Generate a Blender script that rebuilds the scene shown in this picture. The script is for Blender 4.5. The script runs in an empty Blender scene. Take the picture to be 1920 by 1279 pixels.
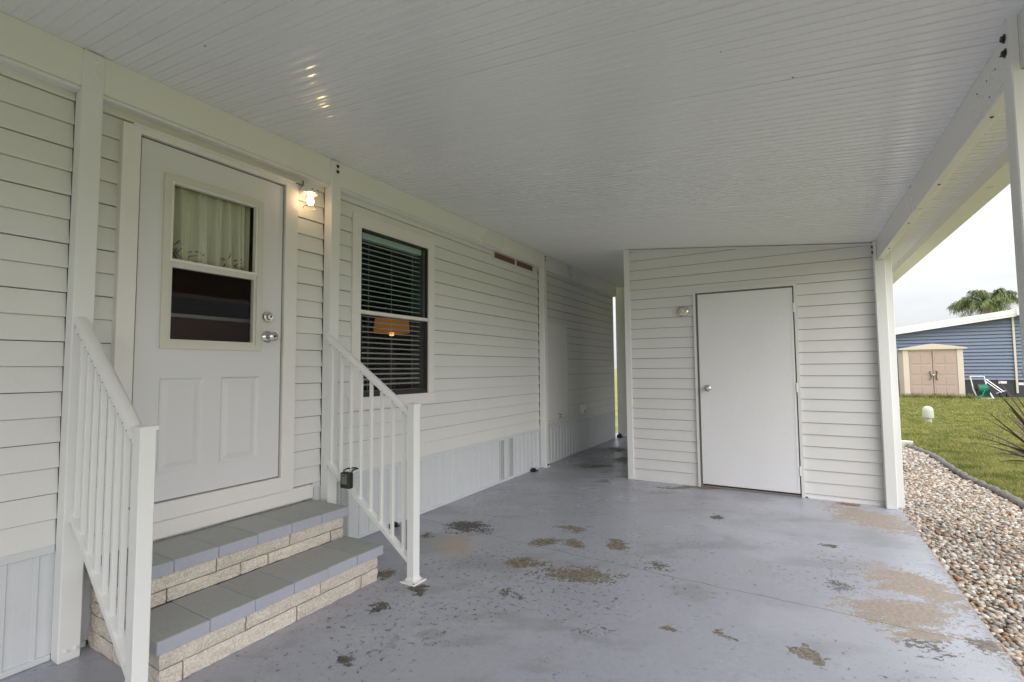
import bpy, bmesh, math, random
import numpy as np
from mathutils import Vector, Matrix, Euler
random.seed(7); RNG = np.random.default_rng(7)
sc = bpy.context.scene
COL = sc.collection
R = math.radians

# ------------------------------------------------------------------ camera
CAM_H = 1.25
yaw, pitch, roll = R(30.33), R(3.31), R(-0.465)
F = Vector((-math.sin(yaw) * math.cos(pitch), math.cos(yaw) * math.cos(pitch), math.sin(pitch)))
R0 = Vector((math.cos(yaw), math.sin(yaw), 0)); D0 = -(R0.cross(F))
Rc = R0 * math.cos(roll) - D0 * math.sin(roll)
Dc = R0 * math.sin(roll) + D0 * math.cos(roll)
cam_d = bpy.data.cameras.new('camera'); cam = bpy.data.objects.new('camera', cam_d); COL.objects.link(cam)
cam_d.sensor_width = 36; cam_d.lens = 910.0 / 1920 * 36; cam_d.clip_start = .05; cam_d.clip_end = 3000
m = Matrix((Rc, -Dc, -F)).transposed().to_4x4(); m.translation = Vector((0, 0, CAM_H))
cam.matrix_world = m; sc.camera = cam

# ------------------------------------------------------------------ sky, sun, exposure
SUN_EL, SUN_AZ = R(33), R(124)      # azimuth clockwise from +Y: over the open lawn side
w = bpy.data.worlds.new('World'); sc.world = w; w.use_nodes = True
nt = w.node_tree; nt.nodes.clear()
def N(t, kind, **kw):
    n = t.nodes.new(kind)
    for k, v in kw.items():
        if k.startswith('i_'):
            n.inputs[int(k[2:]) if k[2:].isdigit() else k[2:]].default_value = v
        else: setattr(n, k, v)
    return n
def L(t, a, b): t.links.new(a, b)
sky = N(nt, 'ShaderNodeTexSky', sky_type='NISHITA', sun_disc=False, sun_elevation=SUN_EL, sun_rotation=SUN_AZ, dust_density=4.0, air_density=1.0)
tc = N(nt, 'ShaderNodeTexCoord')
mp = N(nt, 'ShaderNodeMapping'); mp.inputs['Scale'].default_value = (1.6, 1.6, 4.5); L(nt, tc.outputs['Generated'], mp.inputs[0])
nz = N(nt, 'ShaderNodeTexNoise'); nz.inputs['Scale'].default_value = 2.3; nz.inputs['Detail'].default_value = 7; nz.inputs['Roughness'].default_value = .52
L(nt, mp.outputs[0], nz.inputs['Vector'])
rp = N(nt, 'ShaderNodeValToRGB'); rp.color_ramp.elements[0].position = .34; rp.color_ramp.elements[1].position = .68
rp.color_ramp.elements[0].color = (.76, .775, .80, 1); rp.color_ramp.elements[1].color = (.985, .99, 1, 1)
L(nt, nz.outputs['Fac'], rp.inputs[0])
sep = N(nt, 'ShaderNodeSeparateXYZ'); L(nt, tc.outputs['Generated'], sep.inputs[0])
mr = N(nt, 'ShaderNodeMapRange'); mr.inputs['From Min'].default_value = 0; mr.inputs['From Max'].default_value = 1
mr.inputs['To Min'].default_value = 4.1; mr.inputs['To Max'].default_value = 14.0      # an overcast sky is brighter overhead
L(nt, sep.outputs['Z'], mr.inputs['Value'])
vm = N(nt, 'ShaderNodeVectorMath', operation='SCALE'); L(nt, rp.outputs[0], vm.inputs[0]); L(nt, mr.outputs[0], vm.inputs['Scale'])
mx = N(nt, 'ShaderNodeMix', data_type='RGBA'); mx.inputs['Factor'].default_value = .92
L(nt, sky.outputs[0], mx.inputs['A']); L(nt, vm.outputs[0], mx.inputs['B'])
bg = N(nt, 'ShaderNodeBackground'); bg.inputs['Strength'].default_value = .12; L(nt, mx.outputs['Result'], bg.inputs['Color'])
wo = N(nt, 'ShaderNodeOutputWorld'); L(nt, bg.outputs[0], wo.inputs['Surface'])
sl = bpy.data.lights.new('sun', 'SUN'); sl.energy = 1.3; sl.angle = R(75); sl.color = (1, .985, .965)
so = bpy.data.objects.new('sun', sl); COL.objects.link(so)
sd = Vector((math.sin(SUN_AZ) * math.cos(SUN_EL), math.cos(SUN_AZ) * math.cos(SUN_EL), math.sin(SUN_EL)))
so.rotation_euler = sd.to_track_quat('Z', 'Y').to_euler(); so.location = (12, 0, 20)
cy = sc.cycles; cy.max_bounces = 9; cy.diffuse_bounces = 7; cy.glossy_bounces = 4; cy.transmission_bounces = 4; cy.transparent_max_bounces = 8; cy.use_adaptive_sampling = True; cy.adaptive_threshold = .02; cy.use_denoising = True; cy.caustics_reflective = False; cy.caustics_refractive = False
vs = sc.view_settings; vs.view_transform = 'Standard'; vs.look = 'None'; vs.exposure = 0.89; vs.gamma = 1; vs.use_curve_mapping = False

# ------------------------------------------------------------------ materials
MATS = {}
def newmat(name):
    mt = bpy.data.materials.new(name); mt.use_nodes = True; t = mt.node_tree
    b = t.nodes['Principled BSDF']; MATS[name] = mt
    return mt, t, b
def paint(name, col, rough=.4, var=.05, scale=3.0, fine=.02, fscale=60, bump=.0, bscale=40, metallic=0, dirt=0.0, dirtcol=(.2, .17, .12), bump2=0, stretch=(1, 1, 1), spec=.5, rvar=.12, objvar=0):
    mt, t, b = newmat(name)
    g = N(t, 'ShaderNodeNewGeometry'); mpp = N(t, 'ShaderNodeMapping'); mpp.inputs['Scale'].default_value = stretch
    L(t, g.outputs['Position'], mpp.inputs[0]); P_ = mpp.outputs[0]
    n1 = N(t, 'ShaderNodeTexNoise'); n1.inputs['Scale'].default_value = scale; n1.inputs['Detail'].default_value = 3; L(t, P_, n1.inputs['Vector'])
    n2 = N(t, 'ShaderNodeTexNoise'); n2.inputs['Scale'].default_value = fscale; n2.inputs['Detail'].default_value = 1; L(t, P_, n2.inputs['Vector'])
    a = N(t, 'ShaderNodeMath', operation='MULTIPLY_ADD'); L(t, n1.outputs['Fac'], a.inputs[0]); a.inputs[1].default_value = var * 2; a.inputs[2].default_value = 1 - var
    c = N(t, 'ShaderNodeMath', operation='MULTIPLY_ADD'); L(t, n2.outputs['Fac'], c.inputs[0]); c.inputs[1].default_value = fine * 2; c.inputs[2].default_value = -fine
    s = N(t, 'ShaderNodeMath', operation='ADD'); L(t, a.outputs[0], s.inputs[0]); L(t, c.outputs[0], s.inputs[1])
    v = N(t, 'ShaderNodeVectorMath', operation='SCALE'); v.inputs[0].default_value = col[:3]; L(t, s.outputs[0], v.inputs['Scale'])
    out = v.outputs[0]
    if objvar:
        oi = N(t, 'ShaderNodeObjectInfo'); oa = N(t, 'ShaderNodeMath', operation='MULTIPLY_ADD'); L(t, oi.outputs['Random'], oa.inputs[0]); oa.inputs[1].default_value = 2 * objvar; oa.inputs[2].default_value = 1 - objvar
        ov = N(t, 'ShaderNodeVectorMath', operation='SCALE'); L(t, out, ov.inputs[0]); L(t, oa.outputs[0], ov.inputs['Scale']); out = ov.outputs[0]
    if dirt:
        n3 = N(t, 'ShaderNodeTexNoise'); n3.inputs['Scale'].default_value = 5; n3.inputs['Detail'].default_value = 5; n3.inputs['Roughness'].default_value = .68; L(t, P_, n3.inputs['Vector'])
        r3 = N(t, 'ShaderNodeMapRange'); r3.inputs['From Min'].default_value = .56; r3.inputs['From Max'].default_value = .74; r3.inputs['To Max'].default_value = dirt; L(t, n3.outputs['Fac'], r3.inputs['Value'])
        m3 = N(t, 'ShaderNodeMix', data_type='RGBA'); L(t, r3.outputs[0], m3.inputs['Factor']); L(t, out, m3.inputs['A']); m3.inputs['B'].default_value = (*dirtcol, 1); out = m3.outputs['Result']
    L(t, out, b.inputs['Base Color'])
    rr = N(t, 'ShaderNodeMath', operation='MULTIPLY_ADD'); L(t, n1.outputs['Fac'], rr.inputs[0]); rr.inputs[1].default_value = rvar * 2; rr.inputs[2].default_value = rough - rvar
    L(t, rr.outputs[0], b.inputs['Roughness']); b.inputs['Metallic'].default_value = metallic; b.inputs['Specular IOR Level'].default_value = spec
    if bump:
        nb = N(t, 'ShaderNodeTexNoise'); nb.inputs['Scale'].default_value = bscale; nb.inputs['Detail'].default_value = 2; L(t, P_, nb.inputs['Vector'])
        bp = N(t, 'ShaderNodeBump'); bp.inputs['Strength'].default_value = 1; bp.inputs['Distance'].default_value = bump; L(t, nb.outputs['Fac'], bp.inputs['Height']); L(t, bp.outputs[0], b.inputs['Normal'])
    return mt
paint('siding', (.755, .752, .742), .42, .04, 1.2, .015, 90, .0012, 9, stretch=(1, 1, 1), dirt=.10, dirtcol=(.45, .43, .37))
paint('siding_gloss', (.74, .738, .725), .2, .04, 1.2, .015, 90, .0012, 9, rvar=.05)
paint('siding_shed', (.74, .735, .735), .42, .04, 1.4, .015, 90, .0012, 9, dirt=.10, dirtcol=(.45, .43, .38))
paint('sheathing', (.10, .10, .095), .9)  # dark colour stands in for lap shadow in the siding slots
paint('white_metal', (.80, .803, .805), .36, .03, 2.0, .01, 120, 0, 14, dirt=.0, dirtcol=(.5, .48, .42))
paint('beam_paint', (.81, .807, .785), .30, .03, 1.5, .01, 90, 0, 7, dirt=.0, dirtcol=(.5, .48, .40))
paint('rail_paint', (.84, .845, .845), .33, .02, 4, .01, 120, .0002, 60)
paint('trim', (.81, .79, .775), .48, .04, 3, .015, 60, .0006, 30, dirt=.12, dirtcol=(.55, .5, .45))
paint('door_paint', (.73, .725, .75), .42, .03, 2, .01, 80, .0004, 25)
paint('shed_door_paint', (.78, .775, .80), .55, .06, 2.2, .03, 45, .0006, 30, dirt=.25, dirtcol=(.82, .81, .80), stretch=(1, 1, .5))
paint('sash', (.66, .65, .59), .45, .04, 5)
paint('sash_white', (.80, .79, .76), .4, .03, 5)
paint('sash_dark', (.03, .028, .026), .5)
paint('skirt', (.66, .68, .705), .38, .03, 2, .01, 60, .0006, 12, dirt=.15, dirtcol=(.48, .46, .42))
paint('ceiling', (.84, .85, .87), .12, .03, .8, .012, 70, .0002, 26, dirt=.06, dirtcol=(.6, .6, .58), rvar=.03, stretch=(.5, 1, 1))
paint('chrome', (.62, .61, .60), .16, .05, 20, metallic=1, rvar=.05)
paint('bolt_dark', (.06, .055, .05), .5, metallic=.6)
paint('black_plastic', (.012, .012, .013), .42, .1, 20)
paint('lockbox_face', (.16, .165, .13), .4, .15, 60)
paint('tile', (.39, .395, .395), .62, .10, 5, .08, 55, .0012, 60, dirt=.5, dirtcol=(.25, .245, .24), objvar=.06)
paint('tile_edge', (.40, .41, .48), .5, .07, 6, .05, 60, .001, 60)
paint('mortar', (.22, .20, .18), .95, .2, 20)
paint('rough_stone', (.68, .615, .54), .9, .14, 14, .36, 95, .009, 120, dirt=.5, dirtcol=(.40, .34, .28), objvar=.08)
paint('curtain', (.66, .66, .57), .9, .05, 8, .03, 160, .0004, 200)
paint('ink_brown', (.16, .09, .08), .9); paint('ink_blue', (.10, .15, .22), .9)
paint('blind', (.64, .67, .66), .45, .04, 6)
paint('interior', (.13, .105, .09), .9, .1, 1)
paint('cabinet', (.16, .075, .045), .5, .25, 3, stretch=(1, 1, 4))
paint('roof_white', (.80, .80, .80), .5, .03, .4)
paint('blue_siding', (.155, .195, .275), .5, .05, .6, .02, 20)
paint('dark_skirt', (.045, .047, .055), .7, .15, 2)
paint('resin_taupe', (.44, .335, .29), .55, .06, 1.4, .02, 40, .002, 12)
paint('resin_cream', (.66, .57, .50), .5, .05, 2)
paint('hose_green', (.012, .22, .13), .4, .15, 20)
paint('pvc', (.50, .53, .46), .55, .06, 6, .03, 40, dirt=.4, dirtcol=(.36, .40, .30))
paint('white_plastic', (.80, .80, .79), .4, .03, 8, dirt=.2, dirtcol=(.5, .5, .45))
paint('edging', (.16, .15, .14), .9, .25, 14, .15, 60, .01, 40)
paint('soil', (.12, .09, .065), .95, .3, 9, .15, 60, .02, 40)
paint('trunk', (.30, .23, .17), .9, .25, 6, .15, 30, .01, 20)

def leafmat(name, c1, c2, rough=.5, trans=.15):
    mt, t, b = newmat(name)
    g = N(t, 'ShaderNodeNewGeometry'); n1 = N(t, 'ShaderNodeTexNoise'); n1.inputs['Scale'].default_value = 3.1; n1.inputs['Detail'].default_value = 6; L(t, g.outputs['Position'], n1.inputs['Vector'])
    r = N(t, 'ShaderNodeMapRange'); r.inputs['From Min'].default_value = .3; r.inputs['From Max'].default_value = .7; L(t, n1.outputs['Fac'], r.inputs['Value'])
    ad = N(t, 'ShaderNodeMath', operation='MULTIPLY_ADD'); L(t, g.outputs['Random Per Island'], ad.inputs[0]); ad.inputs[1].default_value = .7; 
    sb = N(t, 'ShaderNodeMath', operation='SUBTRACT'); L(t, r.outputs[0], sb.inputs[0]); sb.inputs[1].default_value = .35; L(t, sb.outputs[0], ad.inputs[2]); ad.use_clamp = True
    mx_ = N(t, 'ShaderNodeMix', data_type='RGBA'); L(t, ad.outputs[0], mx_.inputs['Factor']); mx_.inputs['A'].default_value = (*c1, 1); mx_.inputs['B'].default_value = (*c2, 1)
    L(t, mx_.outputs['Result'], b.inputs['Base Color']); b.inputs['Roughness'].default_value = rough
    if trans:
        tr = N(t, 'ShaderNodeBsdfTranslucent'); L(t, mx_.outputs['Result'], tr.inputs[0]); ms = N(t, 'ShaderNodeMixShader'); ms.inputs[0].default_value = trans
        o = t.nodes['Material Output']; L(t, b.outputs[0], ms.inputs[1]); L(t, tr.outputs[0], ms.inputs[2]); L(t, ms.outputs[0], o.inputs[0])
    return mt
leafmat('palm_leaf', (.045, .09, .022), (.24, .26, .08), .45, .3)
leafmat('cordyline', (.030, .014, .014), (.10, .055, .045), .6, .05)
leafmat('grass', (.115, .15, .022), (.38, .36, .12), .6, .3)

def glass(name, tint=(.9, .95, .93), refl=.008, rough=.0):
    mt, t, b = newmat(name); t.nodes.remove(b)
    lw = N(t, 'ShaderNodeLayerWeight'); pw_ = N(t, 'ShaderNodeMath', operation='POWER'); L(t, lw.outputs['Facing'], pw_.inputs[0]); pw_.inputs[1].default_value = 4.0
    fr = N(t, 'ShaderNodeMath', operation='MULTIPLY_ADD'); L(t, pw_.outputs[0], fr.inputs[0]); fr.inputs[1].default_value = .42; fr.inputs[2].default_value = refl
    tr = N(t, 'ShaderNodeBsdfTransparent'); tr.inputs[0].default_value = (*tint, 1)
    gl = N(t, 'ShaderNodeBsdfGlossy'); gl.inputs['Roughness'].default_value = rough
    ms = N(t, 'ShaderNodeMixShader'); L(t, fr.outputs[0], ms.inputs[0]); L(t, tr.outputs[0], ms.inputs[1]); L(t, gl.outputs[0], ms.inputs[2])
    L(t, ms.outputs[0], t.nodes['Material Output'].inputs[0]); return mt
glass('glass_teal', (.87, .945, .93)); glass('glass_grey', (.90, .90, .90)); glass('glass_clear', (.97, .97, .96)); glass('glass_door', (.96, .97, .95))
def emit(name, col, s):
    mt, t, b = newmat(name); b.inputs['Base Color'].default_value = (*col, 1); b.inputs['Emission Color'].default_value = (*col, 1); b.inputs['Emission Strength'].default_value = s
emit('bulb', (1, .66, .36), 8.5); emit('amber_shade', (.9, .36, .07), .09); emit('amber_glow', (1, .62, .2), .9)

# skirting with punched holes
def perforated():
    mt, t, b = newmat('skirt_perforated'); g = N(t, 'ShaderNodeNewGeometry')
    v = N(t, 'ShaderNodeTexVoronoi'); v.inputs['Scale'].default_value = 95; v.inputs['Randomness'].default_value = 0; L(t, g.outputs['Position'], v.inputs['Vector'])
    r = N(t, 'ShaderNodeMapRange'); r.inputs['From Min'].default_value = .36; r.inputs['From Max'].default_value = .44; L(t, v.outputs['Distance'], r.inputs['Value'])
    mx_ = N(t, 'ShaderNodeMix', data_type='RGBA'); L(t, r.outputs[0], mx_.inputs['Factor']); mx_.inputs['A'].default_value = (.12, .12, .125, 1); mx_.inputs['B'].default_value = (.66, .68, .70, 1)
    L(t, mx_.outputs['Result'], b.inputs['Base Color']); b.inputs['Roughness'].default_value = .45
perforated()

# painted, peeling slab
PATCH = [(-2.3,3.24,.156,.137,'d'),(-2.16,2.86,.141,.189,'s'),(-1.6,3.22,.103,.093,'b'),(-1.58,2.82,.104,.075,'b'),(-1.22,2.8,.205,.107,'b'),(-1.11,3.41,.075,.072,'b'),(-1.91,2.19,.046,.059,'d'),(-1.97,1.9,.042,.061,'d'),(-1.74,1.54,.047,.05,'d'),(-1.51,1.85,.075,.063,'g'),(-.58,2.45,.034,.025,'b'),(-2.22,2.24,.055,.055,'b'),(-1.41,3.3,.076,.092,'b'),(-1.57,3.57,.111,.065,'b'),(-1.43,2.41,.06,.09,'k'),(-.99,1.94,.014,.014,'d'),(-.8,3.16,.1,.088,'k'),(-1.36,2.38,.058,.053,'k'),(-.89,2.25,.076,.049,'k'),(-2.46,2.91,.054,.049,'d'),(.49,5.0,.209,.349,'t'),(.52,3.61,.191,.246,'t'),(.43,3.2,.26,.162,'t'),(.42,2.95,.101,.055,'t'),(.01,2.53,.047,.044,'b'),(-.33,2.5,.032,.037,'b'),(.37,5.38,.088,.06,'r'),(.7,2.98,.052,.065,'b'),(-.79,3.17,.075,.066,'k'),(.46,2.85,.096,.083,'k'),(-.63,4.44,.058,.072,'d'),(.16,4.13,.041,.037,'d'),(.17,3.42,.068,.128,'k'),(-2.3,5.95,.30,.25,'k'),(-2.05,6.6,.25,.35,'k'),(-2.4,7.3,.2,.4,'k'),(-1.9,5.25,.13,.13,'k'),(-.95,5.42,.3,.05,'b'),(-1.62,1.72,.02,.10,'g')]
def vnoise(x, y, scale, seed, octs=3, rough=.55):
    out = np.zeros_like(x); amp = 1.0; tot = 0
    for o in range(octs):
        g = np.random.default_rng(seed * 17 + o).random((257, 257)); u = x * scale + 31.7 * seed; v = y * scale + 11.3 * seed
        i = np.floor(u).astype(int); j = np.floor(v).astype(int); fx = u - i; fy = v - j; fx = fx * fx * (3 - 2 * fx); fy = fy * fy * (3 - 2 * fy)
        i0, i1, j0, j1 = i % 257, (i + 1) % 257, j % 257, (j + 1) % 257
        out += amp * ((g[i0, j0] * (1 - fx) + g[i1, j0] * fx) * (1 - fy) + (g[i0, j1] * (1 - fx) + g[i1, j1] * fx) * fy); tot += amp; amp *= rough; scale *= 2.03
    return out / tot
def slab_mesh():
    xs = np.linspace(-3.05, .74, 272); ys = np.concatenate((np.arange(-6.8, .99, .06), np.arange(1.0, 5.8, .014), np.arange(5.8, 9.62, .04)))
    X, Y = np.meshgrid(xs, ys); nx, ny = len(xs), len(ys); x, y = X.ravel(), Y.ravel()
    wx = x + .16 * (vnoise(x, y, 6, 1) - .5) + .06 * (vnoise(x, y, 22, 2, 2) - .5); wy = y + .16 * (vnoise(x, y, 6, 3) - .5) + .06 * (vnoise(x, y, 22, 4, 2) - .5)
    fld = {k: np.zeros_like(x) for k in 'tbdksgr'}; c, s_ = math.cos(R(28)), math.sin(R(28))
    for (px_, py_, rx, ry, k) in PATCH:
        e = 1.5 if k in 'tb' else 1.4; dx, dy = wx - px_, wy - py_; u = (dx * c + dy * s_) / (rx * e); v = (-dx * s_ + dy * c) / (ry * e)
        fld[k] = np.maximum(fld[k], np.clip(1 - np.hypot(u, v), 0, 1))
    u = x * c + y * s_; v = -x * s_ + y * c
    strk = vnoise(u * .55, v * 1.5, 16, 5, 3, .65) - .5                 # flaking follows the trowel marks
    for k, am in (('t', 1.1), ('b', 1.0), ('d', 1.0), ('k', 1.1)): fld[k] = fld[k] + strk * am * (fld[k] > 0) - .5 * (fld[k] <= 0)
    wear = vnoise(x, y, .9, 6, 4); scuff = vnoise(u * .6, v * 1.4, 4.0, 7, 5, .62); dens = vnoise(x, y, 1.5, 8, 3) + .25 * np.exp(-((x + 1.2) ** 2 + (y - 2.9) ** 2) / 1.2); pale = vnoise(x, y, 2.2, 9, 5, .6)
    A = np.stack((fld['t'], fld['b'], fld['d'], fld['k']), 1); B = np.stack((fld['s'], fld['g'], fld['r'], wear), 1); Cc = np.stack((scuff, dens, pale, np.ones_like(x)), 1)
    V = np.stack((x, y, np.zeros_like(x)), 1); n = nx * ny; idx = np.arange(n).reshape(ny, nx)
    Fq = np.stack((idx[:-1, :-1], idx[:-1, 1:], idx[1:, 1:], idx[1:, :-1]), -1).reshape(-1, 4)
    rim = np.concatenate((idx[0, :], idx[1:, -1], idx[-1, -2::-1], idx[-2:0:-1, 0])); low = V[rim].copy(); low[:, 2] = -.22; nr = len(rim)
    r2 = np.roll(np.arange(nr), -1); side = np.stack((rim, n + np.arange(nr), n + r2, rim[r2]), 1)
    V = np.concatenate((V, low)); Fq = np.concatenate((Fq, side)); pad = np.zeros((nr, 4)) - .5; A, B, Cc = np.concatenate((A, pad)), np.concatenate((B, pad + .5)), np.concatenate((Cc, pad + 1))
    me = bpy.data.meshes.new('slab'); me.vertices.add(len(V)); me.vertices.foreach_set('co', V.astype(np.float32).ravel()); me.loops.add(len(Fq) * 4); me.loops.foreach_set('vertex_index', Fq.ravel().astype(np.int32))
    me.polygons.add(len(Fq)); me.polygons.foreach_set('loop_start', np.arange(0, len(Fq) * 4, 4, dtype=np.int32)); me.update(); me.validate()
    for nm, arr in (('wearA', A), ('wearB', B), ('wearC', Cc)):
        at = me.color_attributes.new(nm, 'FLOAT_COLOR', 'POINT'); at.data.foreach_set('color', arr.astype(np.float32).ravel())
    return me
def slabmat():
    mt, t, b = newmat('painted_concrete')
    g = N(t, 'ShaderNodeNewGeometry'); pos = g.outputs['Position']
    def noise(s, d=3, r=.55, dist=0):
        n = N(t, 'ShaderNodeTexNoise', noise_dimensions='2D'); n.inputs['Scale'].default_value = s; n.inputs['Detail'].default_value = d; n.inputs['Roughness'].default_value = r; L(t, pos, n.inputs['Vector']); return n.outputs['Fac']
    def math_(op, a, c, d=None, clamp=False):
        n = N(t, 'ShaderNodeMath', operation=op); n.use_clamp = clamp
        for i, x in enumerate((a, c, d)):
            if x is None: continue
            if isinstance(x, (int, float)): n.inputs[i].default_value = x
            else: L(t, x, n.inputs[i])
        return n.outputs[0]
    def ramp(x, a, c, to=1.0):
        n = N(t, 'ShaderNodeMapRange'); n.inputs['From Min'].default_value = a; n.inputs['From Max'].default_value = c; n.inputs['To Max'].default_value = to; L(t, x, n.inputs['Value']); return n.outputs[0]
    ch = {}
    for nm, keys in (('wearA', 'tbdk'), ('wearB', 'sgrw'), ('wearC', 'un l')):
        at = N(t, 'ShaderNodeAttribute', attribute_name=nm); sp_ = N(t, 'ShaderNodeSeparateColor'); L(t, at.outputs['Color'], sp_.inputs[0])
        for i, k in enumerate(keys[:3]): ch[nm + str(i)] = sp_.outputs[i]
        ch[nm + '3'] = at.outputs['Alpha']
    fine = noise(48, 4, .65); speck = noise(33, 3, .6); mic = noise(140, 1)
    def peel(f, amp, th): return ramp(math_('MULTIPLY_ADD', math_('SUBTRACT', fine, .5), amp, f), th, th + .04)
    cur = None
    col = N(t, 'ShaderNodeMix', data_type='RGBA'); L(t, ramp(ch['wearB3'], .35, .65), col.inputs['Factor']); col.inputs['A'].default_value = (.355, .364, .418, 1); col.inputs['B'].default_value = (.392, .405, .475, 1); cur = col.outputs['Result']
    def over(fac, c, k=1.0):
        nonlocal cur
        n = N(t, 'ShaderNodeMix', data_type='RGBA')
        if k != 1: fac = math_('MULTIPLY', fac, k)
        L(t, fac, n.inputs['Factor']); L(t, cur, n.inputs['A'])
        if isinstance(c, tuple): n.inputs['B'].default_value = (*c, 1)
        else: L(t, c, n.inputs['B'])
        cur = n.outputs['Result']
    over(ramp(speck, .38, .62), (.31, .315, .36), .30)
    over(ramp(mic, .45, .7), (.42, .43, .49), .28)
    over(ramp(ch['wearC0'], .54, .70), (.29, .292, .315), .28)
    over(ramp(math_('MULTIPLY_ADD', math_('SUBTRACT', fine, .5), .3, ch['wearC0']), .60, .66), (.25, .25, .265), .30)
    over(ramp(ch['wearC2'], .55, .70), (.47, .48, .53), .45)
    over(ramp(ch['wearC2'], .42, .30), (.33, .325, .335), .25)
    over(ramp(ch['wearB0'], .05, .6), (.42, .33, .24), .7)
    over(peel(ch['wearB1'], .3, .30), (.25, .255, .275), .5)
    def two(n_, a_, b__, c1, c2):
        m_ = N(t, 'ShaderNodeMix', data_type='RGBA'); L(t, ramp(n_, a_, b__), m_.inputs['Factor']); m_.inputs['A'].default_value = (*c1, 1); m_.inputs['B'].default_value = (*c2, 1); return m_.outputs['Result']
    pt = peel(ch['wearA0'], 1.7, .28); pb = peel(ch['wearA1'], 1.9, .30); pd = peel(ch['wearA2'], 2.2, .33); pk = peel(ch['wearA3'], 2.3, .62)
    dn = ramp(ch['wearC1'], .42, .68)
    chip = math_('GREATER_THAN', math_('MULTIPLY_ADD', dn, .10, speck), .75); chip2 = math_('GREATER_THAN', math_('MULTIPLY_ADD', dn, .10, mic), .80)
    over(chip, (.13, .12, .11), .9); over(chip2, (.11, .105, .10), .85)
    rim = math_('SUBTRACT', peel(ch['wearA0'], 1.2, .17), pt, clamp=True); over(rim, (.50, .505, .54), .5)
    over(pt, two(fine, .35, .65, (.30, .245, .21), (.40, .345, .30))); over(pb, two(speck, .35, .65, (.14, .122, .098), (.27, .235, .19))); over(pd, two(speck, .35, .65, (.08, .075, .07), (.15, .14, .125))); over(pk, (.16, .155, .15))
    over(peel(ch['wearB2'], 1.2, .30), two(fine, .4, .6, (.10, .05, .025), (.30, .12, .04)))
    sx = N(t, 'ShaderNodeSeparateXYZ'); L(t, pos, sx.inputs[0]); X, Y = sx.outputs['X'], sx.outputs['Y']
    fy = math_('ADD', math_('MULTIPLY', math_('MULTIPLY', X, X), .0135), math_('MULTIPLY_ADD', X, -.025, 3.033))
    dist = math_('ABSOLUTE', math_('SUBTRACT', math_('SUBTRACT', Y, fy), math_('MULTIPLY', math_('SUBTRACT', ch['wearC0'], .5), .06)), 0)
    crack = math_('SUBTRACT', 1.0, ramp(dist, .0012, .0048)); over(crack, (.13, .13, .14), .9)
    edge = ramp(math_('ADD', X, math_('MULTIPLY', math_('SUBTRACT', fine, .5), .20)), .70, .735); over(edge, (.25, .235, .225), .7)
    L(t, cur, b.inputs['Base Color'])
    allp = math_('MAXIMUM', math_('MAXIMUM', pt, pb), math_('MAXIMUM', pd, pk))
    L(t, math_('ADD', math_('MULTIPLY_ADD', ch['wearC0'], .36, .16), math_('MULTIPLY', allp, .4), clamp=True), b.inputs['Roughness'])
    hgt = math_('SUBTRACT', math_('MULTIPLY', fine, .25), math_('MAXIMUM', allp, math_('MAXIMUM', chip, crack)))
    bp = N(t, 'ShaderNodeBump'); bp.inputs['Distance'].default_value = .0014; bp.inputs['Strength'].default_value = 1; L(t, hgt, bp.inputs['Height']); L(t, bp.outputs[0], b.inputs['Normal'])
slabmat()

def groundmat():
    mt, t, b = newmat('lawn_ground'); g = N(t, 'ShaderNodeNewGeometry')
    def noise(s, d=6, r=.6):
        n = N(t, 'ShaderNodeTexNoise'); n.inputs['Scale'].default_value = s; n.inputs['Detail'].default_value = d; n.inputs['Roughness'].default_value = r; L(t, g.outputs['Position'], n.inputs['Vector']); return n.outputs['Fac']
    def ramp(x, a, c):
        n = N(t, 'ShaderNodeMapRange'); n.inputs['From Min'].default_value = a; n.inputs['From Max'].default_value = c; L(t, x, n.inputs['Value']); return n.outputs[0]
    a = N(t, 'ShaderNodeMix', data_type='RGBA'); L(t, ramp(noise(1.1), .35, .65), a.inputs['Factor']); a.inputs['A'].default_value = (.15, .18, .035, 1); a.inputs['B'].default_value = (.34, .325, .11, 1)
    c = N(t, 'ShaderNodeMix', data_type='RGBA'); L(t, ramp(noise(14, 8, .7), .52, .7), c.inputs['Factor']); L(t, a.outputs['Result'], c.inputs['A']); c.inputs['B'].default_value = (.10, .115, .03, 1)
    L(t, c.outputs['Result'], b.inputs['Base Color']); b.inputs['Roughness'].default_value = .9
    bp = N(t, 'ShaderNodeBump'); bp.inputs['Distance'].default_value = .03; L(t, noise(25), bp.inputs['Height']); L(t, bp.outputs[0], b.inputs['Normal'])
groundmat()
def pebblemat():
    mt, t, b = newmat('pebble'); at = N(t, 'ShaderNodeAttribute', attribute_name='tone'); g = N(t, 'ShaderNodeNewGeometry')
    n = N(t, 'ShaderNodeTexNoise'); n.inputs['Scale'].default_value = 70; n.inputs['Detail'].default_value = 4; L(t, g.outputs['Position'], n.inputs['Vector'])
    ma = N(t, 'ShaderNodeMath', operation='MULTIPLY_ADD'); L(t, n.outputs['Fac'], ma.inputs[0]); ma.inputs[1].default_value = .5; ma.inputs[2].default_value = .75
    v = N(t, 'ShaderNodeVectorMath', operation='SCALE'); L(t, at.outputs['Color'], v.inputs[0]); L(t, ma.outputs[0], v.inputs['Scale']); L(t, v.outputs[0], b.inputs['Base Color']); b.inputs['Roughness'].default_value = .55
pebblemat()

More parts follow.
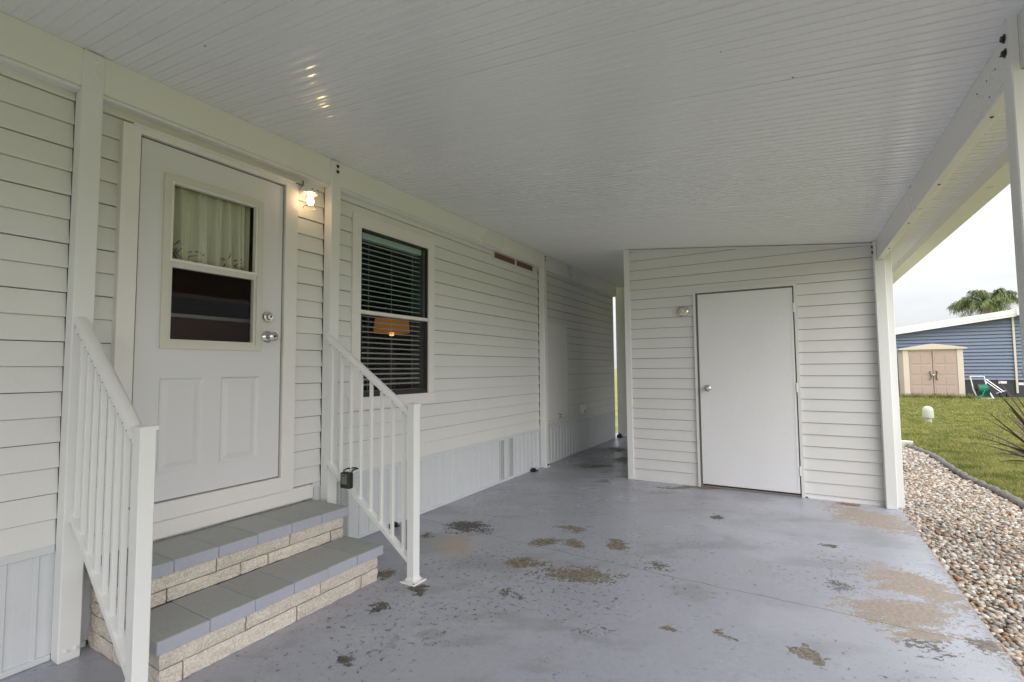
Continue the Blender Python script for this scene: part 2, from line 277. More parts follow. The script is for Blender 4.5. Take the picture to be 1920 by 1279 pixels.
# ------------------------------------------------------------------ mesh helpers
def mesh_from(verts, faces, name='mesh', smooth=False):
    me = bpy.data.meshes.new(name); me.from_pydata([tuple(v) for v in verts], [], faces); me.update()
    if smooth: me.polygons.foreach_set('use_smooth', [True] * len(me.polygons))
    return me
def link(name, me, mat, parent=None, loc=None, rot=None):
    if mat and not me.materials: me.materials.append(MATS[mat])
    o = bpy.data.objects.new(name, me); COL.objects.link(o)
    if loc is not None: o.location = loc
    if rot is not None: o.rotation_euler = rot
    if parent is not None: adopt(o, parent)
    return o
def adopt(o, parent):
    o.parent = parent; o.matrix_parent_inverse = WM(parent).inverted()
def WM(o):       # world matrix without waiting for the depsgraph
    lm = Matrix.LocRotScale(o.location, o.rotation_euler, o.scale)
    return WM(o.parent) @ o.matrix_parent_inverse @ lm if o.parent else lm
def thing(name, label, cat, loc=(0, 0, 0), rotz=0, group=None, kind=None):
    o = bpy.data.objects.new(name, None); COL.objects.link(o); o.location = loc; o.rotation_euler = (0, 0, rotz); o.empty_display_size = .1
    tag(o, label, cat, group, kind); return o
def tag(o, label=None, cat=None, group=None, kind=None):
    if label: o['label'] = label
    if cat: o['category'] = cat
    if group: o['group'] = group
    if kind: o['kind'] = kind
    return o
def box_mesh(sx, sy, sz, bev=.0, seg=1):
    bm = bmesh.new(); bmesh.ops.create_cube(bm, size=1); bmesh.ops.scale(bm, vec=(sx, sy, sz), verts=bm.verts)
    if bev: bmesh.ops.bevel(bm, geom=bm.edges[:], offset=min(bev, .45 * min(sx, sy, sz)), segments=seg, affect='EDGES', profile=.5)
    me = bpy.data.meshes.new('box'); bm.to_mesh(me); bm.free(); return me
def box(name, x0, x1, y0, y1, z0, z1, mat, parent=None, bev=.002, rot=None):
    return link(name, box_mesh(abs(x1 - x0), abs(y1 - y0), abs(z1 - z0), bev), mat, parent, ((x0 + x1) / 2, (y0 + y1) / 2, (z0 + z1) / 2), rot)
class MB:
    def __init__(s): s.v = []; s.f = []
    def add(s, v, f):
        o = len(s.v); s.v += [tuple(p) for p in v]; s.f += [tuple(i + o for i in q) for q in f]; return s
    def box(s, x0, x1, y0, y1, z0, z1):
        return s.add([(x0, y0, z0), (x1, y0, z0), (x1, y1, z0), (x0, y1, z0), (x0, y0, z1), (x1, y0, z1), (x1, y1, z1), (x0, y1, z1)],
                     [(0, 3, 2, 1), (4, 5, 6, 7), (0, 1, 5, 4), (1, 2, 6, 5), (2, 3, 7, 6), (3, 0, 4, 7)])
    def tube(s, pts, r, n=8, cap=True):
        pts = [Vector(p) for p in pts]; rings = []
        up = Vector((0, 0, 1))
        for i, p in enumerate(pts):
            d = (pts[min(i + 1, len(pts) - 1)] - pts[max(i - 1, 0)]).normalized()
            a = d.cross(up if abs(d.z) < .95 else Vector((1, 0, 0))).normalized(); b = d.cross(a)
            rr = r[i] if isinstance(r, (list, tuple)) else r
            rings.append([p + a * math.cos(2 * math.pi * k / n) * rr + b * math.sin(2 * math.pi * k / n) * rr for k in range(n)])
        v = [q for ring in rings for q in ring]; f = []
        for i in range(len(pts) - 1):
            for k in range(n): f.append((i * n + k, i * n + (k + 1) % n, (i + 1) * n + (k + 1) % n, (i + 1) * n + k))
        if cap: f.append(tuple(range(n))[::-1]); f.append(tuple((len(pts) - 1) * n + k for k in range(n)))
        return s.add(v, f)
    def lathe(s, prof, n=24, M=Matrix.Identity(4)):
        v = []; f = []
        for (r, z) in prof:
            for k in range(n):
                a = 2 * math.pi * k / n; v.append(M @ Vector((r * math.cos(a), r * math.sin(a), z)))
        for i in range(len(prof) - 1):
            for k in range(n): f.append((i * n + k, i * n + (k + 1) % n, (i + 1) * n + (k + 1) % n, (i + 1) * n + k))
        if prof[0][0] > 1e-5: f.append(tuple(range(n))[::-1])
        if prof[-1][0] > 1e-5: f.append(tuple((len(prof) - 1) * n + k for k in range(n)))
        return s.add(v, f)
    def prism(s, poly, axis, a, b):     # poly: 2D points, extruded along axis
        n = len(poly)
        def P3(p, h): return (h, p[0], p[1]) if axis == 'x' else ((p[0], h, p[1]) if axis == 'y' else (p[0], p[1], h))
        v = [P3(p, a) for p in poly] + [P3(p, b) for p in poly]
        f = [(i, (i + 1) % n, (i + 1) % n + n, i + n) for i in range(n)] + [tuple(range(n))[::-1], tuple(range(n, 2 * n))]
        return s.add(v, f)
    def build(s, name, mat, parent=None, smooth=False, loc=None, fixn=True, rot=None):
        me = mesh_from(s.v, s.f, name, smooth)
        if fixn:
            bm = bmesh.new(); bm.from_mesh(me); bmesh.ops.recalc_face_normals(bm, faces=bm.faces); bm.to_mesh(me); bm.free()
        o = link(name, me, mat, parent, loc, rot)
        if smooth:
            try: me.set_sharp_from_angle(angle=R(40))
            except Exception: pass
        return o

CEIL_K, CEIL_Z0, CEIL_X0 = -.104, 2.745, -2.78
def ceil_z(x): return CEIL_Z0 + CEIL_K * (x - CEIL_X0)
SLOPE = math.atan(CEIL_K)

# ------------------------------------------------------------------ ground and slab
gm = mesh_from([(-900, -900, 0), (900, -900, 0), (900, 900, 0), (-900, 900, 0)], [(0, 1, 2, 3)])
tag(link('lawn', gm, 'lawn_ground', loc=(0, 0, -.1)), 'wide flat green and straw lawn reaching to the neighbouring house', 'lawn', kind='structure')
slab = link('concrete_slab', slab_mesh(), 'painted_concrete')
tag(slab, 'blue grey painted concrete slab with peeling patches under the carport', 'slab', kind='structure')
PITCH = .1122

# siding: two lap vinyl panels, profile (t, out)
PROF = [(0, -.004), (0, .0135), (.0035, .0150), (.1085, .0038), (.1088, -.0045), (.1118, -.0045), (.1122, .0140), (.1155, .0150), (.2150, .0050), (.2205, .0040)]
def clip_prof(zc, z0, z1):
    pts = [(zc + t, o) for t, o in PROF]; out = []
    for i, (z, o) in enumerate(pts):
        if i:
            za, oa = pts[i - 1]
            for zb in (z0, z1):
                if za < zb < z: out.append((zb, oa + (o - oa) * (zb - za) / (z - za)))
        if z0 - 1e-6 <= z <= z1 + 1e-6: out.append((z, o))
    return out
def siding_board(parent, tf, u0, u1, zc, z0, z1, mat, cut=None):
    pr = clip_prof(zc, z0, z1)
    if len(pr) < 2 or u1 - u0 < .004: return
    v = []; f = []; n = len(pr)
    ns = max(1, int((u1 - u0) / .6))
    for k in range(ns + 1):
        u = u0 + (u1 - u0) * k / ns
        for (z, o) in pr: v.append(tf(u, o + random.uniform(-.0008, .0008) * (k not in (0, ns)), z))
    for k in range(ns):
        for i in range(n - 1): f.append((k * n + i, (k + 1) * n + i, (k + 1) * n + i + 1, k * n + i + 1))
    me = mesh_from(v, f, 'siding_board')
    if cut:
        bm = bmesh.new(); bm.from_mesh(me); bmesh.ops.bisect_plane(bm, geom=bm.verts[:] + bm.edges[:] + bm.faces[:], plane_co=cut[0], plane_no=cut[1], clear_outer=True)
        if not bm.faces: bm.free(); return
        bm.to_mesh(me); bm.free()
    return link('siding_board', me, mat, parent)

# ------------------------------------------------------------------ mobile home
XW = -2.868                       # wall plane behind the siding
home = thing('mobile_home', 'long off-white vinyl sided mobile home with entry door along the left', 'house', (-2.9, 2, 0))
tfH = lambda u, o, z: (XW + o, u, z)
DO = (1.045, 2.02, .0, 2.487)     # door unit opening y0 y1 z0 z1
WO = (2.505, 3.457, .955, 2.444)  # window casing
# structural wall with true openings
wl = MB()
ya, yb = -6.6, 8.52
dO = (1.10, 1.95, .40, 2.47); wO = (2.575, 3.34, 1.03, 2.36)
x0, x1 = XW - .12, XW - .006
wl.box(x0, x1, ya, dO[0], .0, 2.95); wl.box(x0, x1, dO[0], dO[1], .0, dO[2]); wl.box(x0, x1, dO[0], dO[1], dO[3], 2.95)
wl.box(x0, x1, dO[1], wO[0], .0, 2.95); wl.box(x0, x1, wO[0], wO[1], .0, wO[2]); wl.box(x0, x1, wO[0], wO[1], wO[3], 2.95); wl.box(x0, x1, wO[1], yb, .0, 2.95)
wall = wl.build('wall', 'sheathing', home, fixn=False)
Z0 = .4935; ZT = 2.60
zc = Z0
while zc < ZT:
    za, zb = zc - .001, min(zc + 2 * PITCH, ZT)
    for (u0, u1) in ((-6.6, .869), (.947, 2.252), (2.33, 5.563), (5.648, 8.50)):
        holes = []
        for (a, b_, c, d) in (DO, WO):
            if a >= u0 - .01 and b_ <= u1 + .01: holes.append((a, b_, c, d))
        cur = u0; segs = []
        for (a, b_, c, d) in holes:
            if zb <= c or za >= d: continue
            segs.append((cur, a + .01, za, zb)); 
            if zb > d: segs.append((a + .01, b_ - .01, d - .004, zb))
            if za < c: segs.append((a + .01, b_ - .01, za, c + .004))
            cur = b_ - .01
        segs.append((cur, u1, za, zb))
        for (p, q, r_, s_) in segs:
            if q - p > 2.6 and random.random() < .0: pass
            siding_board(wall, tfH, p, q, zc, r_, s_, 'siding_gloss' if p > 5.6 else 'siding')
    zc += 2 * PITCH
# skirting
sk = MB(); sk.box(XW - .004, XW - .0015, ya, yb, 0.0, .493); skirt = sk.build('skirting', 'sheathing', home)
def panel_mesh(w=.1):
    pts = [(0, .0), (.004, .009), (.018, .009), (.022, .001), (w * .5, .003), (w - .002, .001), (w, 0)]
    v = []; f = []
    for (y, o) in pts: v += [(o, y, .022), (o, y, .462)]
    for i in range(len(pts) - 1): f.append((2 * i, 2 * i + 2, 2 * i + 3, 2 * i + 1))
    return mesh_from(v, f, 'skirt_panel')
pm = panel_mesh(); pmp = panel_mesh(); pm.materials.append(MATS['skirt']); pmp.materials.append(MATS['skirt_perforated'])
y = -1.6; i = 0
while y < 8.45:
    per = any(abs(y + .05 - q) < .05 for q in (.20, 2.17, 2.42, 4.62, 4.82))
    link('skirt_panel', pmp if per else pm, None, skirt, (XW + .004, y, 0)); y += .1; i += 1
for (a, b_) in ((ya, .868), (.948, .99), (2.19, 2.25), (2.331, 5.562), (5.649, 8.50)):
    box('skirt_top_trim', XW - .002, XW + .019, a, b_, .458, .494, 'skirt', skirt, .003)
    box('skirt_bottom_track', XW - .002, XW + .021, a, b_, .001, .026, 'skirt', skirt, .003)
# entry door
door = MB()
XD = -2.836
door_root = None
yl, yr, zb_, zt_ = 1.132, 1.922, .590, 2.446
gy0, gy1, gz0, gz1 = 1.237, 1.785, 1.372, 2.300
P1 = (1.244, 1.462, .731, 1.217); P2 = (1.556, 1.781, .731, 1.216)
def slab_grid(x_f, x_b, ys, zs, holes):
    mb = MB(); 
    for a in range(len(ys) - 1):
        for c in range(len(zs) - 1):
            ym, zm = (ys[a] + ys[a + 1]) / 2, (zs[c] + zs[c + 1]) / 2
            if any(h[0] < ym < h[1] and h[2] < zm < h[3] for h in holes): continue
            mb.add([(x_f, ys[a], zs[c]), (x_f, ys[a + 1], zs[c]), (x_f, ys[a + 1], zs[c + 1]), (x_f, ys[a], zs[c + 1])], [(0, 1, 2, 3)])
    for (h0, h1, k0, k1) in [(ys[0], ys[-1], zs[0], zs[-1])] + holes:
        mb.add([(x_f, h0, k0), (x_f, h1, k0), (x_f, h1, k1), (x_f, h0, k1), (x_b, h0, k0), (x_b, h1, k0), (x_b, h1, k1), (x_b, h0, k1)], [(0, 1, 5, 4), (1, 2, 6, 5), (2, 3, 7, 6), (3, 0, 4, 7)])
    return mb
H1 = (gy0 + .03, gy1 - .03, gz0 + .03, gz1 - .03)
dm = slab_grid(XD, XD - .044, [yl, P1[0], H1[0], P1[1], P2[0], H1[1], P2[1], yr] if H1[0] > P1[0] else [yl, H1[0], P1[0], P1[1], P2[0], P2[1], H1[1], yr], [zb_, P1[2], P1[3], H1[2], H1[3], zt_], [H1, P1, P2])
edoor = dm.build('door', 'door_paint', home, fixn=False)
def raised_panel(p):
    rings = [(0, 0), (.010, -.009), (.020, -.009), (.046, -.002), (.050, -.002)]
    v = []; f = []
    for (ins, o) in rings: v += [(XD + o, p[0] + ins, p[2] + ins), (XD + o, p[1] - ins, p[2] + ins), (XD + o, p[1] - ins, p[3] - ins), (XD + o, p[0] + ins, p[3] - ins)]
    for i in range(len(rings) - 1):
        for k in range(4): f.append((4 * i + k, 4 * i + (k + 1) % 4, 4 * i + 4 + (k + 1) % 4, 4 * i + 4 + k))
    f.append(tuple(range(4 * len(rings) - 4, 4 * len(rings))))
    return MB().add(v, f).build('raised_panel', 'door_paint', edoor, fixn=False)
raised_panel(P1); raised_panel(P2)
def frame_rect(name, mat, parent, x_b, x_f, y0, y1, z0, z1, wy, wz0, wz1, bev=.003):
    bm_ = MB(); bm_.box(x_b, x_f, y0, y0 + wy, z0, z1); bm_.box(x_b, x_f, y1 - wy, y1, z0, z1); bm_.box(x_b, x_f - .0008, y0 + wy, y1 - wy, z0, z0 + wz0); bm_.box(x_b, x_f - .0008, y0 + wy, y1 - wy, z1 - wz1, z1)
    return bm_.build(name, mat, parent)
frame_rect('glazing_frame', 'sash', edoor, XD - .03, XD + .014, gy0, gy1, gz0, gz1, .034, .034, .034)
frame_rect('upper_sash', 'sash_white', edoor, XD - .022, XD + .009, gy0 + .034, gy1 - .034, 1.835, gz1 - .034, .012, .014, .012)
frame_rect('lower_sash', 'sash', edoor, XD - .026, XD + .004, gy0 + .034, gy1 - .034, gz0 + .034, 1.835, .016, .016, .030)
box('glass_pane', XD - .016, XD - .012, gy0 + .04, gy1 - .04, 1.84, gz1 - .04, 'glass_door', edoor, 0)
box('glass_pane', XD - .020, XD - .016, gy0 + .04, gy1 - .04, gz0 + .04, 1.83, 'glass_grey', edoor, 0)
MX = lambda x, y, z: Matrix.Translation((x, y, z)) @ Matrix.Rotation(R(90), 4, 'Y')
k_ = MB().lathe([(.0, 0), (.034, 0), (.034, .006), (.030, .014), (.020, .016), (.017, .032), (.0165, .036), (.0, .037)][1:], 28, MX(XD, 1.83, 1.585))
db = k_.build('deadbolt', 'chrome', edoor, True)
k_ = MB().lathe([(.036, 0), (.036, .006), (.030, .012), (.015, .016), (.013, .036), (.024, .044), (.029, .056), (.027, .070), (.018, .076), (.0001, .077)], 28, MX(XD, 1.832, 1.462)); k_.build('knob', 'chrome', edoor, True)
MB().lathe([(.006, 0), (.006, .0015), (.0001, .0016)], 12, MX(XD + .037, 1.83, 1.585)).build('keyhole', 'bolt_dark', edoor); MB().lathe([(.008, 0), (.008, .0015), (.0001, .0016)], 12, MX(XD + .077, 1.832, 1.462)).build('keyhole', 'bolt_dark', edoor)
# door casing
cas = MB(); xf = -2.818
cas.box(XW, xf, 1.045, 1.121, .49, 2.487); cas.box(XW, xf, 1.932, 2.02, .49, 2.487); cas.box(XW, xf - .001, 1.121, 1.932, 2.456, 2.487)
cas.build('door_casing', 'trim', home)
box('drip_cap', XW, -2.806, 1.085, 1.995, 2.486, 2.498, 'trim', home, .003)
box('door_stop', XD - .03, XD - .012, 1.1212, 1.9318, 2.4465, 2.4558, 'sash_dark', home, 0)
g2 = MB(); g2.box(-2.88, XD - .012, 1.1212, 1.1315, .56, 2.4455); g2.box(-2.88, XD - .012, 1.9225, 1.9318, .56, 2.4455); g2.build('weatherstrip', 'sash_dark', home)
box('threshold', XW, -2.812, 1.121, 1.932, .49, .583, 'trim', home, .006)
box('sill_board', XW + .0, -2.826, .985, 2.176, .401, .4885, 'trim', home, .004)
# window
win = frame_rect('window', 'trim', home, XW, -2.842, WO[0], WO[1], WO[2] + .0, WO[3], .083, .09, .098)
box('apron', XW, -2.834, WO[0] - .012, WO[1] + .014, .952, 1.046, 'trim', win, .004)
frame_rect('frame', 'sash_dark', win, XW - .05, -2.853, WO[0] + .083, WO[1] - .083, 1.045, 2.346, .014, .02, .014)  # near-black colour carries the shadow of the inner frame
frame_rect('lower_sash', 'sash_dark', win, XW - .03, -2.862, WO[0] + .097, WO[1] - .097, 1.065, 1.70, .014, .022, .01)
box('meeting_rail', XW - .03, -2.846, WO[0] + .085, WO[1] - .085, 1.683, 1.712, 'sash_white', win, .003)
box('glass_pane', -2.8795, -2.876, WO[0] + .09, WO[1] - .09, 1.70, 2.34, 'glass_teal', win, 0)
box('glass_pane', -2.8735, -2.870, WO[0] + .09, WO[1] - .09, 1.07, 1.69, 'glass_grey', win, 0)
# eave vent, access panel, outlet, interior
vt = MB(); y0, y1, z0, z1 = 4.47, 5.42, 2.466, 2.60
fr = frame_rect('eave_vent', 'siding', home, XW, XW + .028, y0, y1, z0, z1, .016, .016, .012)
box('vent_mullion', XW, XW + .027, 4.955, 4.98, z0 + .016, z1 - .012, 'siding', fr, 0)
box('vent_opening', XW + .010, XW + .0165, y0 + .016, y1 - .016, z0 + .016, z1 - .012, 'cabinet', fr, 0)
ap = box('access_panel', XW, XW + .022, 5.70, 6.40, .565, 1.845, 'siding', home, .004)
box('panel_edge', XW, XW + .026, 5.67, 6.42, 1.845, 1.870, 'siding', ap, .003)
box('panel_edge', XW, XW + .026, 6.40, 6.425, .545, 1.8445, 'siding', ap, .003)
box('panel_edge', XW, XW + .026, 5.67, 6.42, .530, .556, 'siding', ap, .003)
MB().tube([(XW + .02, 6.14, .585), (XW + .05, 6.14, .59), (XW + .05, 6.14, .62), (XW + .02, 6.14, .625)], .006).build('latch', 'bolt_dark', ap)
ob = box('outlet_box', XW, XW + .045, 6.93, 7.08, .565, .70, 'white_plastic', home, .006); box('outlet_cover', XW + .045, XW + .055, 6.945, 7.065, .575, .69, 'white_metal', ob, .003)
box('outlet_slot', XW + .055, XW + .0565, 6.985, 7.025, .59, .615, 'bolt_dark', ob, 0)
box('end_trim', XW - .01, XW + .02, 8.50, 8.525, 0.0, 2.60, 'white_metal', home, .003)
inn = MB(); xa = -6.0
inn.box(xa - .1, xa, -.2, 6, .4, 2.9); inn.box(xa, XW - .125, -.3, -.2, .4, 2.9); inn.box(xa, XW - .125, 6.0, 6.1, .4, 2.9); inn.box(xa, XW - .125, -.2, 6, .3, .41); inn.box(xa, XW - .125, -.2, 6, 2.8, 2.9)
inn.build('interior_wall', 'interior', home)
box('roof', -7, -2.84, -6.8, 8.7, 2.96, 3.06, 'white_metal', home, .01)

# things behind the glass
cb = thing('cabinet', 'brown wood body with pale edge strip behind the lower door pane', 'cabinet', (-3.6, 1.5, .42))  # brown bodies and pale strip placed for the tones in the lower pane
box('body', -3.9, -3.45, 1.0, 3.0, .42, 1.60, 'cabinet', cb); box('shelf_edge', -3.46, -3.42, .98, 3.02, 1.60, 1.625, 'white_metal', cb, .004); box('upper_body', -3.95, -3.55, 1.0, 3.0, 1.75, 2.4, 'cabinet', cb)
lm = thing('table_lamp', 'lit amber shaded lamp glowing behind the window blind', 'lamp', (-3.9, 4.0, .9))
MB().lathe([(.20, 1.665), (.185, 1.82)], 28, Matrix.Translation((-3.9, 4.0, 0))).build('lamp_shade', 'amber_shade', lm, True)
MB().lathe([(.0001, 1.630), (.025, 1.635), (.03, 1.655), (.02, 1.67), (.0001, 1.675)], 16, Matrix.Translation((-3.9, 4.0, 0))).build('bulb', 'amber_glow', lm, True)
MB().lathe([(.09, .9), (.09, .92), (.02, .95), (.05, 1.15), (.06, 1.3), (.02, 1.5), (.012, 1.6)], 20, Matrix.Translation((-3.9, 4.0, 0))).build('base', 'cabinet', lm, True)
stn = thing('side_table', 'dark wooden table standing under the amber lamp', 'table', (-3.9, 4.0, .41)); box('table_top', -4.2, -3.6, 3.6, 4.4, .86, .899, 'cabinet', stn)
for (a, b_) in ((-4.17, 3.63), (-3.67, 3.63), (-4.17, 4.33), (-3.67, 4.33)): box('leg', a, a + .04, b_, b_ + .04, .411, .86, 'cabinet', stn)
bl = thing('window_blind', 'pale horizontal slat blind hanging inside the double hung window', 'blind', (-2.93, 2.98, 1.05))
bx0, bx1 = WO[0] + .105, WO[1] - .12
box('head_rail', -2.96, -2.90, bx0 - .005, bx1 + .005, 2.285, 2.335, 'blind', bl)
sm = MB(); prof = [(-.024, -.0035), (-.012, .0005), (0, .0018), (.012, .0005), (.024, -.0035)]
v = []; f = []
for yy in (bx0, bx1):
    for (a, z) in prof: v.append((a, yy - (bx0 + bx1) / 2, z))
    for (a, z) in prof[::-1]: v.append((a, yy - (bx0 + bx1) / 2, z - .0025))
n = 10
for k in range(n): f.append((k, (k + 1) % n, n + (k + 1) % n, n + k))
slat = mesh_from(v, f, 'slat'); slat.materials.append(MATS['blind'])
z = 2.262
while z > 1.10:
    link('slat', slat, None, bl, (-2.93, (bx0 + bx1) / 2, z), (0, R(random.uniform(9, 13)), 0)); z -= .0415
box('bottom_rail', -2.955, -2.905, bx0, bx1, 1.068, 1.088, 'blind', bl)
for yy in (bx0 + .11, (bx0 + bx1) / 2, bx1 - .11):
    MB().tube([(-2.9045, yy, 1.08), (-2.9045, yy, 2.30)], .0012, 5).build('cord', 'blind', bl)
# curtain
def curtain_x(yy, z):
    t = (yy - 1.27) / .475; fl = .35 + .65 * (2.27 - z) / .42
    return -2.907 + .031 * fl * (math.sin(t * 36 + 1.5 * math.sin(t * 9)) + .35 * math.sin(t * 67 + 2)) + .004 * math.sin(t * 90)
cu = MB(); nu, nvv = 110, 9; v = []; f = []
for a in range(nu + 1):
    yy = 1.262 + .49 * a / nu
    for b_ in range(nvv + 1):
        z = 1.845 + .45 * b_ / nvv + (.006 * math.sin(yy * 60) if b_ == 0 else 0); v.append((curtain_x(yy, z), yy, z))
for a in range(nu):
    for b_ in range(nvv): f.append((a * (nvv + 1) + b_, (a + 1) * (nvv + 1) + b_, (a + 1) * (nvv + 1) + b_ + 1, a * (nvv + 1) + b_ + 1))
cur_o = cu.add(v, f).build('curtain', 'curtain', None, True, fixn=False)
sol = cur_o.modifiers.new('cloth', 'SOLIDIFY'); sol.thickness = .0012
tag(cur_o, 'gathered cream cafe curtain with coffee print behind upper door pane', 'curtain')
def on_curtain(pts2, faces, name, mat):     # pts2: (y,z)
    return MB().add([(curtain_x(a, c) + .002, a, c) for a, c in pts2], faces).build(name, mat, cur_o, fixn=False)
def text_mesh(s, size, yc, zc_, mirror=True, name='print', mat='ink_brown'):
    cvv = bpy.data.curves.new('t', 'FONT'); cvv.body = s; cvv.size = size; cvv.align_x = 'CENTER'; cvv.resolution_u = 2
    to = bpy.data.objects.new('t', cvv); COL.objects.link(to); dg = bpy.context.evaluated_depsgraph_get(); me = bpy.data.meshes.new_from_object(to.evaluated_get(dg)); bpy.data.objects.remove(to)
    pts = [(yc + (-p.co.x if mirror else p.co.x), zc_ + p.co.y) for p in me.vertices]; fs = [tuple(p.vertices) for p in me.polygons]
    o = on_curtain(pts, fs, name, mat); bpy.data.meshes.remove(me); return o
text_mesh('CAPPU', .034, 1.325, 1.945)
text_mesh('CA', .028, 1.585, 1.905); text_mesh('CAFE', .026, 1.70, 1.868)
def stroke(path, wd, name, mat):
    pts = []; f = []
    for i, p in enumerate(path):
        q = path[min(i + 1, len(path) - 1)]; o = path[max(i - 1, 0)]; d = Vector((q[0] - o[0], q[1] - o[1])); d = d.normalized() if d.length else Vector((1, 0)); nn = Vector((-d.y, d.x)) * wd / 2
        pts += [(p[0] + nn.x, p[1] + nn.y), (p[0] - nn.x, p[1] - nn.y)]
        if i: f.append((2 * i - 2, 2 * i - 1, 2 * i + 1, 2 * i))
    return on_curtain(pts, f, name, mat)
for k in range(6):
    stroke([(1.275 + .011 * k, 1.868), (1.275 + .011 * k + .03, 1.925)][::1], .003, 'print', 'ink_blue'); stroke([(1.275 + .011 * k + .03, 1.868), (1.275 + .011 * k, 1.925)], .003, 'print', 'ink_blue')
for cy_ in (1.435, 1.69):
    stroke([(cy_ + .028 * math.cos(a_), 1.885 + .018 * math.sin(a_)) for a_ in [i * .35 for i in range(4, 17)]], .0035, 'print', 'ink_brown')
    for k in range(5): stroke([(cy_ - .03 + .015 * k, 1.917 + .008 * math.sin(k * 1.2)), (cy_ - .024 + .015 * k, 1.921 + .008 * math.sin(k * 1.2))], .007, 'print', 'ink_blue')
stroke([(1.60, 1.87), (1.612, 1.93), (1.616, 1.955), (1.622, 1.93), (1.636, 1.87), (1.60, 1.87)], .003, 'print', 'ink_brown')
stroke([(1.60, 1.862), (1.645, 1.862)], .012, 'print', 'ink_blue')

# ------------------------------------------------------------------ carport
cp = thing('carport', 'white aluminium carport roof with ribbed ceiling, beams and square posts', 'carport', (-1, 3, 0))
YC0, YC1 = -4.6, 8.90
ang = SLOPE
def ceil_pt(x, dz=0): return (x, ceil_z(x) + dz)
rd = MB(); xa, xb = -2.86, 1.00
rd.prism([(xa, ceil_z(xa) + .012), (xb, ceil_z(xb) + .012), (xb, ceil_z(xb) + .08), (xa, ceil_z(xa) + .08)], 'y', YC0, YC1)
roof = rd.build('roof', 'ceiling', cp)
PW = .0505
Lx = (xb - xa) / math.cos(ang)
pts = [(.0, .001), (.0008, -.0030), (.0040, -.0036), (.0052, -.0004), (.0075, .0002), (.018, -.0006), (.032, .0006), (PW - .001, .0), (PW, .001)]
v = []; f = []
for xx in (-Lx / 2, Lx / 2):
    for (a, z) in pts: v.append((xx, a, z))
n = len(pts)
for k in range(n - 1): f.append((k, n + k, n + k + 1, k + 1))
plank = mesh_from(v, f, 'ceiling_plank'); plank.materials.append(MATS['ceiling'])
ym = -1.8
while ym + PW < YC1:
    link('ceiling_plank', plank, None, roof, ((xa + xb) / 2, ym, ceil_z((xa + xb) / 2) + random.uniform(-.0006, .0006)), (random.uniform(-.0025, .0025), -ang, 0)); ym += PW
for (a, b_) in ((-.21, 1.99), (.03, 2.28), (-1.3, 2.6), (-2.2, 1.1), (-.9, 3.1)): MB().lathe([(.004, 0), (.003, .002), (.0001, .0025)], 7, Matrix.Translation((a, b_, ceil_z(a) - .001)) @ Matrix.Rotation(R(180), 4, 'X')).build('rivet_or_spot', 'bolt_dark', roof)  # dark bug spots on the ceiling, added as tiny studs
# house side beam, its lip, posts
XF = -2.775
def sloped_beam(name, x_b, x_f, y0, y1, zbot, mat='beam_paint', top=-.0015, parent=cp):
    return MB().prism([(x_b, zbot), (x_f, zbot), (x_f, ceil_z(x_f) + top), (x_b, ceil_z(x_b) + top)], 'y', y0, y1).build(name, mat, parent)
PY = [(.869, .947), (2.252, 2.330), (5.565, 5.648)]
edges = [YC0] + [q for p in PY for q in p] + [8.56]
for k in range(0, len(edges), 2):
    b_ = sloped_beam('beam', -2.862, -2.788, edges[k], edges[k + 1], 2.567)
    box('beam_lip', -2.858, -2.797, edges[k], edges[k + 1], 2.549, 2.5665, 'white_metal', b_, .003)
def hexbolt(parent, p, axis, mat='bolt_dark', r=.009):
    M_ = Matrix.Translation(p) @ (Matrix.Rotation(R(90 if axis == '+x' else -90), 4, 'Y') if 'x' in axis else Matrix.Rotation(R(90), 4, 'X'))
    MB().lathe([(r * 1.5, 0), (r * 1.5, .002), (r, .002), (r, .008), (r * .7, .010)], 6, M_).build('bolt', mat, parent)
for k, (a, b_) in enumerate(PY):
    po = box('post', -2.853, XF, a, b_, 0 if k != 1 else 0, ceil_z(XF) - .004, 'white_metal', cp, .004)
    ym_ = (a + b_) / 2 + .01
    for zz in (2.665, 2.705) if k else (2.65, 2.70): hexbolt(po, (XF, ym_, zz), '+x', 'white_metal' if k == 0 else 'bolt_dark')
    if k == 0:
        for yy in (.895, .928): hexbolt(po, (XF, yy, .045), '+x', 'white_metal', .008)
    if k == 2:
        box('post_foot', XF - .06, XF + .012, a + .03, b_ + .025, .001, .018, 'white_metal', po, .002); hexbolt(po, (XF + .0, b_ - .02, .03), '+x', 'bolt_dark', .011)
# open side: beam, far and near posts, overhang strip, gutter
XB0, XB1 = .660, .702
ob_ = sloped_beam('beam', XB0, XB1, 2.14, 5.478, 2.214, 'beam_paint')
box('beam_lip', XB0 - .003, XB1 + .004, 2.215, 5.39, 2.203, 2.2135, 'beam_paint', ob_, .003)
sloped_beam('beam', XB0 + .004, XB1, YC0, 2.1375, 2.214, 'beam_paint')
for (a, b_) in ((2.139, 2.212), (5.395, 5.470)):
    po = box('post', .636, .717, a, b_, 0, 2.2025, 'white_metal', cp, .004)
    fl = MB().prism([(.636, 2.195), (.6585, 2.195), (.6585, ceil_z(.6585) - .003), (.636, ceil_z(.636) - .003)], 'y', a + .0008, b_ - .0008).build('post_flange', 'white_metal', po)
    for zz in (2.285, 2.335): hexbolt(po, (.636, (a + b_) / 2, zz), '-x', 'bolt_dark', .011)
spl = MB(); spl.box(.655, .660, 2.216, 2.60, 2.232, 2.350)
so_ = spl.build('splice_plate', 'beam_paint', ob_)
